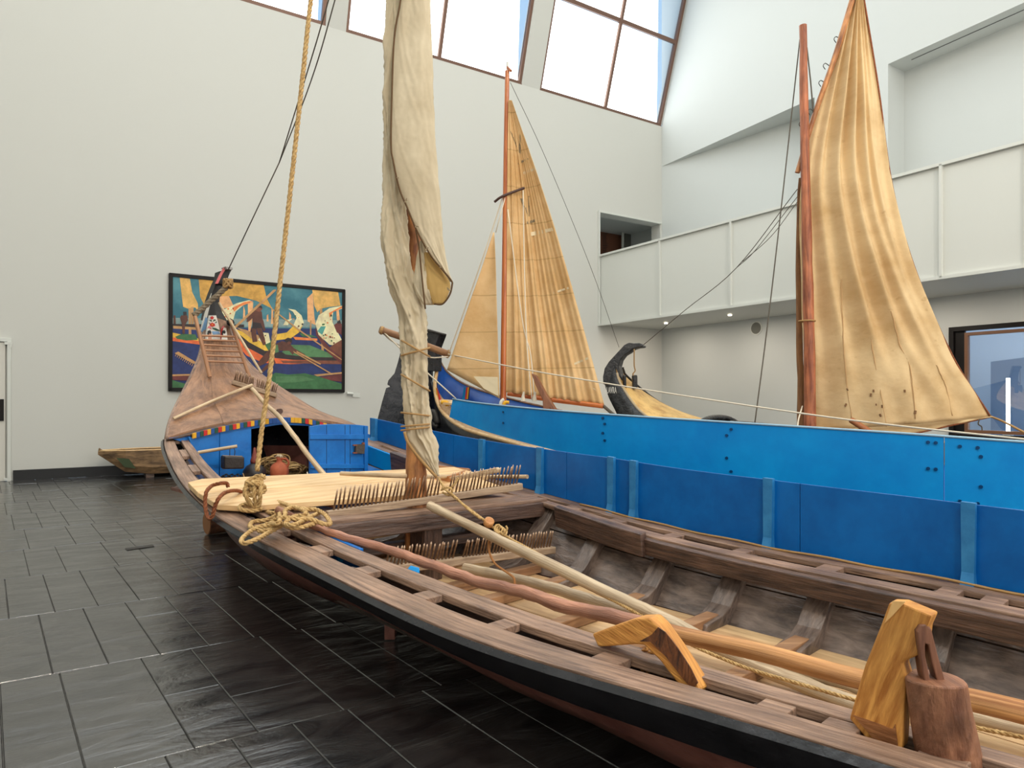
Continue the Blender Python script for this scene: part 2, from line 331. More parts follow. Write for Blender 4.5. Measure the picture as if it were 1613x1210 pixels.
def tile_geo(g, u0, u1, a, b):
    sh = lambda u, c: min(max(u-.08*(c-4.8), UL), UR)
    dz = random.uniform(-.0012, .0012); e = .004; gp = .0018
    tilt = random.uniform(-.0008, .0008)
    o = [(u0+gp, a+gp), (u1-gp, a+gp), (u1-gp, b-gp), (u0+gp, b-gp)]; i_ = [(u0+gp+e, a+gp+e), (u1-gp-e, a+gp+e), (u1-gp-e, b-gp-e), (u0+gp+e, b-gp-e)]
    if sh(u1, a)-sh(u0, a) < .03: return False
    v = [fl(sh(*p), p[1], -.012) for p in o]+[fl(sh(*p), p[1], -.004) for p in o]+[fl(sh(*p), p[1], dz+(tilt if k < 2 else -tilt)) for k, p in enumerate(i_)]
    f = [(8, 9, 10, 11)]+[(k, (k+1) % 4, 4+(k+1) % 4, 4+k) for k in range(4)]+[(4+k, 4+(k+1) % 4, 8+(k+1) % 4, 8+k) for k in range(4)]
    g.add(v, f); return True
def tdist(t):
    p = fl((t[0]+t[1])/2, (t[2]+t[3])/2, 0)
    if p.y < 2.5: return 50+abs(p.y)
    px = CX+F*p.x/p.y
    if px < -60: return 40-px/100
    lim = interp([(2.5, 560), (4.5, 640), (5.5, 440), (8, 330), (12, 300), (15, 300)], p.y)
    return p.y if px < lim+120 else 30+(px-lim)/50
tiles.sort(key=tdist); rest = G(); nt_ = 0
for t in tiles:
    if nt_ < 298:
        g = G()
        if tile_geo(g, *t): g.build('tile', SLATE, floor); nt_ += 1
    else: tile_geo(rest, *t)
tag(rest.build('tile_field', SLATE, floor), kind='stuff')
tr = thing('floor_box', PZ(218, 861, 0), 'small dark metal floor outlet lid set in the slate left of the long boat', 'floor outlet')
a = [PZ(197, 864, .003), PZ(240, 858, .003), PZ(243, 861, .003), PZ(200, 867, .003)]
prism('lid', a, Vector((0, 0, .006)), IRON, tr)
# back wall with balcony opening
T1, T2, ZO1, ZO2 = 14.86, 17.52, 4.1, 7.44
def wallquad(g, pts): g.add(pts, [(0, 1, 2, 3)])
g = G()
for (ta, tb, za, zb) in ((TL, T1, 0, 10.72), (T1, 17.6, 0, ZO1), (T1, 17.6, ZO2, 10.72), (T2, 17.6, ZO1, ZO2)):
    g.add([wp(ta, za), wp(tb, za), wp(tb, zb), wp(ta, zb)], [(0, 1, 2, 3)])
for (a_, b_) in ((T1, T2),):
    g.add([wp(a_, ZO1), wp(a_, ZO2), wp(a_, ZO2, .4), wp(a_, ZO1, .4)], [(0, 1, 2, 3)]); g.add([wp(b_, ZO1), wp(b_, ZO1, .4), wp(b_, ZO2, .4), wp(b_, ZO2)], [(0, 1, 2, 3)])
    g.add([wp(a_, ZO2), wp(b_, ZO2), wp(b_, ZO2, .4), wp(a_, ZO2, .4)], [(0, 1, 2, 3)])
wb = struct(g.build('wall_back', WALL), 'tall white back wall below the slanted skylight windows')
# sloping skylight: piers, frames, panes
WIN = [(-3.2, .28, -1.5, None), (.92, 6.19, 3.5, (512, 500)), (6.70, 11.96, 9.31, (824, 815)), (12.6, 17.58, 15.17, (1038, 1034))]
KT = 1.34
g = G(); prev = TL
for (a_, b_, m_, e_) in WIN+[(17.6, 17.6, 0, None)]:
    if a_-prev > .03: g.add([SLK(prev, 0), SLK(a_, 0), SLK(a_, KT), SLK(prev, KT)], [(0, 1, 2, 3)])
    # reveal faces
    prev = b_
for (a_, b_, m_, e_) in WIN:
    for tt in (a_, b_): g.add([SLK(tt, 0), SLK(tt, KT), SLK(tt, KT, .35), SLK(tt, 0, .35)], [(0, 1, 2, 3)])
    g.add([SLK(a_, 0), SLK(b_, 0), SLK(b_, 0, .35), SLK(a_, 0, .35)], [(0, 1, 2, 3)])
struct(g.build('wall_back', WALL), 'white piers between the slanted skylight windows')
sn = (SLK(0, 1)-SLK(0, 0)).cross(U).normalized()
for wi, (a_, b_, m_, e_) in enumerate(WIN):
    wr = thing('window_%d' % (wi+1), SLK((a_+b_)/2, 0), ['slanted skylight window furthest left', 'slanted skylight window second from left above the painting', 'slanted skylight window behind the furled sail and small mast', 'slanted skylight window at the right corner showing blue sky'][wi], None, kind='structure')
    off = .1
    for tt in (a_+.03, m_, b_-.04): 
        g = G(); g.beam(SLK(tt, 0, off), SLK(tt, KT, off), .1, .12, sn); g.build('mullion', COPPER, wr, bevel=.01)
    for kk in (.015, .689, 1.32):
        g = G(); g.beam(SLK(a_, kk, off), SLK(b_, kk, off), .12, .1, sn); g.build('transom', COPPER, wr, bevel=.01)
    g = G(); g.beam(SLK(a_, .0, .02), SLK(b_, .0, .02), .06, .04, sn); g.build('sill', COPPER, wr)
    for (k0, k1) in ((.03, .67), (.705, 1.31)):
        for (ta, tb) in ((a_+.08, m_-.05), (m_+.05, b_-.09)):
            off2 = .12
            if tb > b_-.2 and e_:
                # glowing pane, put in for white glare outside, ends plumb; clear glass shows sky
                def tat(k):
                    q0 = SLK(0, k, off2); px = e_[1]+(e_[0]-e_[1])*k*.75
                    r = (px-CX)/F; return (r*q0.y-q0.x)/(U.x-r*U.y)
                ts = [tat(k0), tat(k1)]; ts = [min(tb, max(ta, x)) for x in ts]
                mesh('glow_pane', [SLK(ta, k0, off2), SLK(ts[0], k0, off2), SLK(ts[1], k1, off2), SLK(ta, k1, off2)], [(0, 1, 2, 3)], GLARE, wr)
                mesh('clear_pane', [SLK(ts[0], k0, off2), SLK(tb, k0, off2), SLK(tb, k1, off2), SLK(ts[1], k1, off2)], [(0, 1, 2, 3)], GLASS, wr)
            else:
                mesh('glow_pane', [SLK(ta, k0, off2), SLK(tb, k0, off2), SLK(tb, k1, off2), SLK(ta, k1, off2)], [(0, 1, 2, 3)], GLARE, wr)
# ceiling with unseen glowing panels, added to light the room
kc = TOPZ
g = G(); cn = [C0-1.5, C0-4.5, C0-7.5, C0-10.5, C0-13.5, C0-16.5, C0-19.5, CB]
rl = []
c_hi = C0-1.124*KT
edges = [c_hi]+cn[1:]
for i in range(len(edges)-1):
    c1, c0_ = edges[i], edges[i+1]
    if i in (1, 3, 5):
        for ua, ub in ((UL, UL+1.5), (UL+8.5, UL+10.5), (UR-2.5, UR)): g.add([fl(ua, c0_, kc), fl(ub, c0_, kc), fl(ub, c1, kc), fl(ua, c1, kc)], [(3, 2, 1, 0)])
        rl += [(UL+1.5, UL+8.5, c0_, c1), (UL+10.5, UR-2.5, c0_, c1)]
    else: g.add([fl(UL, c0_, kc), fl(UR, c0_, kc), fl(UR, c1, kc), fl(UL, c1, kc)], [(3, 2, 1, 0)])
struct(g.build('ceiling', WALL), 'white ceiling with openings for added glowing panels')
for i, (ua, ub, ca, cb) in enumerate(rl):
    wr = thing('window_%d' % (5+i), fl((ua+ub)/2, (ca+cb)/2, kc), 'unseen glowing ceiling panel added to light the room', None, kind='structure')
    mesh('glow_pane', [fl(ua, ca, kc+.02), fl(ub, ca, kc+.02), fl(ub, cb, kc+.02), fl(ua, cb, kc+.02)], [(3, 2, 1, 0)], ROOF_FILL, wr)
# left and front walls
struct(mesh('wall_left', [fl(UL, CB, 0), fl(UL, C0, 0), fl(UL, C0, kc), fl(UL, CB, kc)], [(0, 1, 2, 3)], WALL), 'white left wall')
struct(mesh('wall_front', [fl(UL, CB, 0), fl(UR+1.5, CB, 0), fl(UR+1.5, CB, kc), fl(UL, CB, kc)], [(3, 2, 1, 0)], WALL), 'white wall behind the viewer')
FRONT_FILL = mat('front_fill', (1, 1, 1, 1), .5, emis=(1, .985, .96, 1), es=FRONT_E)  # glowing panels added behind the viewer, fill light for upright faces
for i, (ua, ub, za, zb_) in enumerate(((UL+2, UL+9, 2.2, 7.5), (UL+10.5, UR-2, 2.2, 7.5))):
    wr = thing('window_%d' % (12+i), fl((ua+ub)/2, CB, za), 'window-shaped glowing panel added behind the viewer as fill light', None, kind='structure')
    mesh('glow_pane', [fl(ua, CB+.03, za), fl(ub, CB+.03, za), fl(ub, CB+.03, zb_), fl(ua, CB+.03, zb_)], [(3, 2, 1, 0)], FRONT_FILL, wr)
    for zz in (za, zb_): g = G(); g.beam(fl(ua, CB+.05, zz), fl(ub, CB+.05, zz), .08, .1); g.build('transom', COPPER, wr)
    for k in range(5): uu = ua+(ub-ua)*k/4; g = G(); g.beam(fl(uu, CB+.05, za), fl(uu, CB+.05, zb_), .1, .08, N); g.build('mullion', COPPER, wr)
# right wall: upper sheet, recessed niche, window opening
def rq(g, s0, z0, s1, z1, off=0): g.add([rpnt(s0, z0, off), rpnt(s1, z0, off), rpnt(s1, z1, off), rpnt(s0, z1, off)], [(0, 1, 2, 3)])
EZ = 9.38; SN0 = 7.55
zE = lambda s: EZ+.045*s
g = G()
g.add([rpnt(0, zE(0)), rpnt(ROOMV, zE(ROOMV)), rpnt(ROOMV, kc), rpnt(0, kc)], [(0, 1, 2, 3)])
WS0, WS1, WZ0, WZ1 = 8.95, 13.2, .72, 3.2
rq(g, 0, 0, WS0, 4.0); rq(g, WS1, 0, ROOMV, 4.0); rq(g, WS0, 0, WS1, WZ0); rq(g, WS0, WZ1, WS1, 4.0)
# wedge-shaped recess from the corner
g.add([rpnt(0, 4), rpnt(5.6, 4, 1.0), rpnt(5.6, zE(5.6), 1.0), rpnt(0, zE(0))], [(0, 1, 2, 3)])
g.add([rpnt(0, zE(0)), rpnt(5.6, zE(5.6)), rpnt(5.6, zE(5.6), 1.0)], [(0, 1, 2)])
g.add([rpnt(5.6, 4, 1.0), rpnt(5.6, 4), rpnt(5.6, zE(5.6)), rpnt(5.6, zE(5.6), 1.0)], [(0, 1, 2, 3)])
g.add([rpnt(5.6, 4), rpnt(SN0, 4), rpnt(SN0, zE(SN0)), rpnt(5.6, zE(5.6))], [(0, 1, 2, 3)])
# niche
g.add([rpnt(SN0, 4), rpnt(SN0, 4, .75), rpnt(SN0, zE(SN0), .75), rpnt(SN0, zE(SN0))], [(0, 1, 2, 3)])
g.add([rpnt(SN0, 4, .75), rpnt(ROOMV, 4, .75), rpnt(ROOMV, zE(ROOMV), .75), rpnt(SN0, zE(SN0), .75)], [(0, 1, 2, 3)])
g.add([rpnt(SN0, zE(SN0)), rpnt(ROOMV, zE(ROOMV)), rpnt(ROOMV, zE(ROOMV), .75), rpnt(SN0, zE(SN0), .75)], [(3, 2, 1, 0)])
g.add([rpnt(0, 4), rpnt(ROOMV, 4), rpnt(ROOMV, 4, 1.2), rpnt(0, 4, 1.2)], [(0, 1, 2, 3)])
struct(g.build('wall_right', WALLR), 'white right wall with a recess above the balcony')
struct(mesh('trim_1', [rpnt(SN0+.4, zE(SN0+.4)-.004, .28), rpnt(ROOMV, zE(ROOMV)-.004, .28), rpnt(ROOMV, zE(ROOMV)-.004, .31), rpnt(SN0+.4, zE(SN0+.4)-.004, .31)], [(0, 1, 2, 3)], BLKP), 'dark slot in the soffit of the right niche')
# window in right wall
wr = thing('window_11', rpnt((WS0+WS1)/2, WZ0, 0), 'dark framed window in the lower right wall with a lit tube behind', None, kind='structure')
def rframe(name, s0, s1, z0, z1, wd, dep, off, m):
    for (a_, b_) in (((s0, z0+wd/2), (s1, z0+wd/2)), ((s0, z1-wd/2), (s1, z1-wd/2))):
        g = G(); g.beam(rpnt(a_[0], a_[1], off), rpnt(b_[0], b_[1], off), dep, wd); g.build(name, m, wr, bevel=.004)
    for s_ in (s0+wd/2, s1-wd/2):
        g = G(); g.beam(rpnt(s_, z0+wd, off), rpnt(s_, z1-wd, off), wd, dep, U); g.build(name, m, wr, bevel=.004)
rframe('outer_frame', WS0, WS1, WZ0, WZ1, .1, .12, -.02, FRAMEB)
rframe('inner_frame', WS0+.3, WS1-.2, WZ0+.12, WZ1-.14, .07, .1, .02, FRAMEW)
g = G(); g.beam(rpnt(WS0+.2, WZ0+.1, .02), rpnt(WS0+.2, WZ1-.1, .02), .2, .06, U); g.build('jamb', FRAMEB, wr)
mesh('pane', [rpnt(WS0+.3, WZ0+.15, .03), rpnt(WS1-.2, WZ0+.15, .03), rpnt(WS1-.2, WZ1-.15, .03), rpnt(WS0+.3, WZ1-.15, .03)], [(0, 1, 2, 3)], GLASSW, wr)
# room behind the window
g = G()
g.add([rpnt(5, 0, 4), rpnt(17, 0, 4), rpnt(17, 4, 4), rpnt(5, 4, 4)], [(0, 1, 2, 3)]); g.add([rpnt(5, 0, .05), rpnt(5, 0, 4), rpnt(5, 4, 4), rpnt(5, 4, .05)], [(0, 1, 2, 3)]); g.add([rpnt(17, 0, .05), rpnt(17, 4, .05), rpnt(17, 4, 4), rpnt(17, 0, 4)], [(0, 1, 2, 3)])
g.add([rpnt(5, 0, .05), rpnt(17, 0, .05), rpnt(17, 0, 4), rpnt(5, 0, 4)], [(0, 1, 2, 3)]); g.add([rpnt(5, 3.98, .05), rpnt(17, 3.98, .05), rpnt(17, 3.98, 4), rpnt(5, 3.98, 4)], [(3, 2, 1, 0)])
struct(g.build('wall_gallery', BACKR), 'bluish walls of the gallery behind the window')
p = WR(1588, 682, 1.2); q = WR(1588, 596, 1.2)
tl = thing('tube_lamp', p, 'white glowing vertical tube lamp behind the right window', 'lamp')
g = G(); g.tube([p, q], .038, 12); g.build('tube', TUBE, tl, smooth=False)
g = G(); g.box(p-Vector((0, 0, .03)), U*.16, N*.16, Z3*.06); g.build('socket', METW, tl); g = G(); g.beam(Vector((p.x, p.y, 0)), p-Vector((0, 0, .06)), .05, .05, U); g.build('stand', METW, tl)
gl_ = thing('gallery_fill', rpnt(11, 3.9, 2.6), 'unseen glowing panel added to brighten the gallery behind the right window', 'lamp')
mesh('panel', [rpnt(7, 3.9, 1.6), rpnt(15, 3.9, 1.6), rpnt(15, 3.9, 3.0), rpnt(7, 3.9, 3.0)], [(0, 1, 2, 3)], mat('gallery_fill_glow', (1, 1, 1, 1), .5, emis=(.9, .96, 1, 1), es=4), gl_)  # glowing panel added to brighten the room behind the glass
# gallery partition seen through pane
struct(prism('trim_2', [WR(1562, 570, 2.4), WR(1640, 560, 2.4), WR(1640, 700, 2.4), WR(1562, 700, 2.4)], U*.1, mat('slate_blue_panel', C3(120, 142, 172), .6)), 'blue grey panel in the gallery behind the window')
# balcony
BO = wp(14.86, 0); bal = thing('balcony', BO+Vector((0, 0, 3.9)), 'white panelled balcony along the right wall', None, kind='structure')
BL = 16.5; ZB, ZT = 3.9, 6.06
def bp_(s, z, off=0): return BO-N*s+U*off+Vector((0, 0, z))
seam = [0, 2.36]
def s_at(px):
    r = (px-CX)/F; q0 = bp_(0, 0); return (q0.x-r*q0.y)/(-(-N.x)-r*(N.y)) if False else (r*q0.y-q0.x)/(-N.x+r*N.y)
ss = [0, s_at(1040), s_at(1152), s_at(1262), s_at(1375), s_at(1483), s_at(1620)]; ss += [ss[-1]+2.2]
ss.append(BL)
for a_, b_ in zip(ss, ss[1:]):
    quadbox('panel', [bp_(a_+.02, ZB+.04, .03), bp_(b_-.02, ZB+.04, .03), bp_(b_-.02, ZT-.04, .03), bp_(a_+.02, ZT-.04, .03)], U*.03, METW, bal)
for s_ in ss:
    g = G(); g.beam(bp_(s_, ZB), bp_(s_, ZT), .05, .1, U); g.build('post', METW, bal)
for z_ in (ZB, ZT):
    g = G(); g.beam(bp_(0, z_, .02), bp_(BL, z_, .02), .14, .06); g.build('rail', METW, bal)
g = G(); g.box(bp_(BL/2, ZB+.06, (17.6-14.86)/2+.03), N*BL, U*(17.6-14.86-.08), Z3*.1); g.build('deck_slab', METW, bal)
g = G(); g.beam(wp(14.83, ZB, -.03), wp(14.83, 7.46, -.03), .05, .1, N); g.build('jamb', METW, bal)
g = G(); g.beam(wp(14.83, 7.46, -.02), wp(17.55, 7.46, -.02), .08, .06); g.build('head', METW, bal)
for k in range(6):  # discs and lamps added to brighten the wall under the balcony
    c = bp_(1.6+2.4*k, ZB-.005, 1.3); g = G(); g.tube([c, c-Vector((0, 0, .02))], .05, 16); g.build('balcony_fill', mat('balcony_fill_glow', (1, .9, .75, 1), .5, emis=(1, .88, .7, 1), es=6), bal)
    ld = bpy.data.lights.new('balcony_fill', 'AREA'); ld.shape = 'DISK'; ld.size = .1; ld.energy = 24; ld.color = (1, .88, .74); lo = bpy.data.objects.new('balcony_fill_lamp', ld); COL.objects.link(lo); lo.location = c-Vector((0, 0, .04))
# alcove behind the opening
g = G()
A0, A1, AD = 14.2, 18.6, 3.2
g.add([wp(A0, 4, AD), wp(A1, 4, AD), wp(A1, 8, AD), wp(A0, 8, AD)], [(0, 1, 2, 3)]); g.add([wp(A0, 4, .4), wp(A0, 4, AD), wp(A0, 8, AD), wp(A0, 8, .4)], [(0, 1, 2, 3)])
g.add([wp(A1, 4, .4), wp(A1, 8, .4), wp(A1, 8, AD), wp(A1, 4, AD)], [(0, 1, 2, 3)]); g.add([wp(A0, 7.75, .4), wp(A1, 7.75, .4), wp(A1, 7.75, AD), wp(A0, 7.75, AD)], [(3, 2, 1, 0)])
g.add([wp(A0, 4.15, .4), wp(A1, 4.15, .4), wp(A1, 4.15, AD), wp(A0, 4.15, AD)], [(0, 1, 2, 3)])
g.add([wp(A0, 4, .4), wp(T1, 4, .4), wp(T1, 8, .4), wp(A0, 8, .4)], [(0, 1, 2, 3)]); g.add([wp(T1, ZO2, .4), wp(A1, ZO2, .4), wp(A1, 8, .4), wp(T1, 8, .4)], [(0, 1, 2, 3)]); g.add([wp(T2, 4, .4), wp(A1, 4, .4), wp(A1, 8, .4), wp(T2, 8, .4)], [(0, 1, 2, 3)])
struct(g.build('wall_alcove', WALLR), 'pale walls of the landing behind the balcony opening')
struct(prism('trim_3', [WB(940, 356, 2.9), WB(978, 361, 2.9), WB(978, 420, 2.9), WB(940, 420, 2.9)], N*.05, BROWNW), 'brown text panel on the landing')
g = G()
for k in range(13):
    y = 368+k*2.6
    if y < 404: g.add([WB(949, y, 2.86), WB(955+random.random()*4, y, 2.86), WB(955, y+1, 2.86), WB(949, y+1, 2.86)], [(0, 1, 2, 3)])
struct(g.build('trim_4', BLKP), 'rows of small dark lettering on the brown panel')
struct(prism('trim_5', [WB(984, 366, 2.6), WB(1029, 358, 2.6), WB(1029, 420, 2.6), WB(984, 420, 2.6)], N*.05, GREYP), 'grey panel on the landing')
g = G(); g.tube(cr([WB(981, 420, 2.5), WB(981, 370, 2.5), WB(984, 364, 2.5), WB(1026, 356, 2.5), WB(1030, 360, 2.5), WB(1030, 420, 2.5)], 5), .05, 8); struct(g.build('trim_6', METW, smooth=True), 'white tube frame on the landing')
# baseboard, door
tdoor = 0.0
g = G(); g.box(wp((tdoor+17.5)/2, .1, -.02), U*(17.5-tdoor), N*.04, Z3*.2); struct(g.build('baseboard_back', BASEB), 'black baseboard along the back wall')
g = G(); g.box(rpnt(8, .1, -.02), N*16, U*.04, Z3*.2); struct(g.build('baseboard_right', BASEB), 'black baseboard along the right wall')
dr = thing('door_1', wp(-.7, 0, -.03), 'white door at the far left of the back wall', None, kind='structure')
ztop = WB(10, 540).z
g = G(); g.box(wp(-.95, ztop/2, -.03), U*1.66, N*.05, Z3*ztop); g.build('leaf', DOORW, dr, bevel=.005)
g = G(); g.box(wp(-.06, ztop/2, -.05), U*.06, N*.1, Z3*(ztop+.05)); g.build('jamb', METW, dr, bevel=.005)
g = G(); g.box(wp(-.95, ztop+.05, -.04), U*1.85, N*.09, Z3*.07); g.build('head', METW, dr, bevel=.005)
g = G(); g.box(WB(2.5, 646, -.07), U*.07, N*.02, Z3*.42); g.build('handle_plate', FRAMEB, dr)
g = G()
for (x, y) in ((13, 541), (12, 755)): g.box(WB(x, y, -.08), U*.12, N*.05, Z3*.05); g.box(WB(x+3, y+4 if y < 600 else y-4, -.08), U*.05, N*.05, Z3*.07)
g.build('pivot', METW, dr)
# speaker under balcony, labels
c = WR(1191, 517, -.02); sp = thing('wall_speaker', c, 'round grey speaker on the wall under the balcony', 'speaker')
g = G(); g.tube([c, c+U*.03], .2, 28); g.build('rim', METW, sp); g = G(); g.tube([c-U*.01, c+U*.02], .165, 28); g.build('grille', GREYP, sp)
c = WB(561, 623, -.01); lb = thing('wall_label', c, 'small white caption plate right of the painting', 'label')
prism('plate', [WB(555, 618.5, -.02), WB(567, 619, -.02), WB(567, 626, -.02), WB(555, 625.5, -.02)], N*.01, METW, lb)
g = G(); g.tube([WB(546.5, 619.5, -.07), WB(556, 620.5, -.07)], .035, 10); g.build('sensor', METW, lb)
# unseen warm area lamps, added as fill for the lower room
for i, (x, y, z, tx, ty, tz, e) in enumerate(((-5.5, -3, 11, -5, 9, 1, FILL_E), (2, -3.5, 12, 2, 6, 0.5, FILL_E), (9, 2, 12, 1, 10, 1, FILL_E))):
    ld = bpy.data.lights.new('warm_fill', 'AREA'); ld.shape = 'DISK'; ld.size = 1.0; ld.energy = e; ld.color = (1, .9, .76)
    lo = bpy.data.objects.new('warm_fill_light', ld); COL.objects.link(lo); lo.location = (x, y, z); lo.rotation_euler = (Vector((tx, ty, tz))-Vector((x, y, z))).to_track_quat('-Z', 'Y').to_euler()
# ================================================================ PAINTING
def pz(x, y): return (250+x*.1922, 420+y*.1922)
pt = thing('painting', WB(405, 614, -.05), 'large framed painting of fishing boats with ochre sails, behind the carved prow', 'painting')
cw = [WB(269, 433, -.04), WB(541, 458.5, -.04), WB(540, 616, -.04), WB(268, 613.5, -.04)]
prism('canvas', [WB(272, 436, -.04), WB(539, 460.5, -.04), WB(538, 613.5, -.04), WB(271, 611, -.04)], N*.03, mat('painted_sky', C3(48, 108, 124), .6, col2=C3(88, 146, 156), vscale=1.6, coords='World'), pt)
for a_, b_ in zip(cw, cw[1:]+cw[:1]):
    g = G(); d_ = (b_-a_).normalized()*.03; g.beam(a_-d_, b_+d_, .08, .07, N); g.build('frame_bar', FRAMEB, pt, bevel=.004)
PC = {'sea': (28, 42, 92), 'ochre': (190, 142, 62), 'ochre2': (206, 160, 86), 'peach': (222, 160, 108), 'brown': (84, 46, 34), 'brown2': (112, 62, 44), 'orange': (212, 96, 48), 'yel': (218, 170, 58), 'cream': (222, 206, 162), 'green': (52, 98, 58), 'green2': (74, 116, 74), 'dk': (40, 30, 32), 'maroon': (96, 42, 40), 'horizon': (120, 140, 138), 'tan': (176, 132, 84), 'orange2': (226, 120, 60), 'teal': (70, 140, 130)}
pkeys = list(PC); pm = [mat('paint_'+k, C3(*PC[k]), .55, col2=C3(*[min(255, int(x*1.18)+6) for x in PC[k]]), vscale=5, coords='World') for k in pkeys]
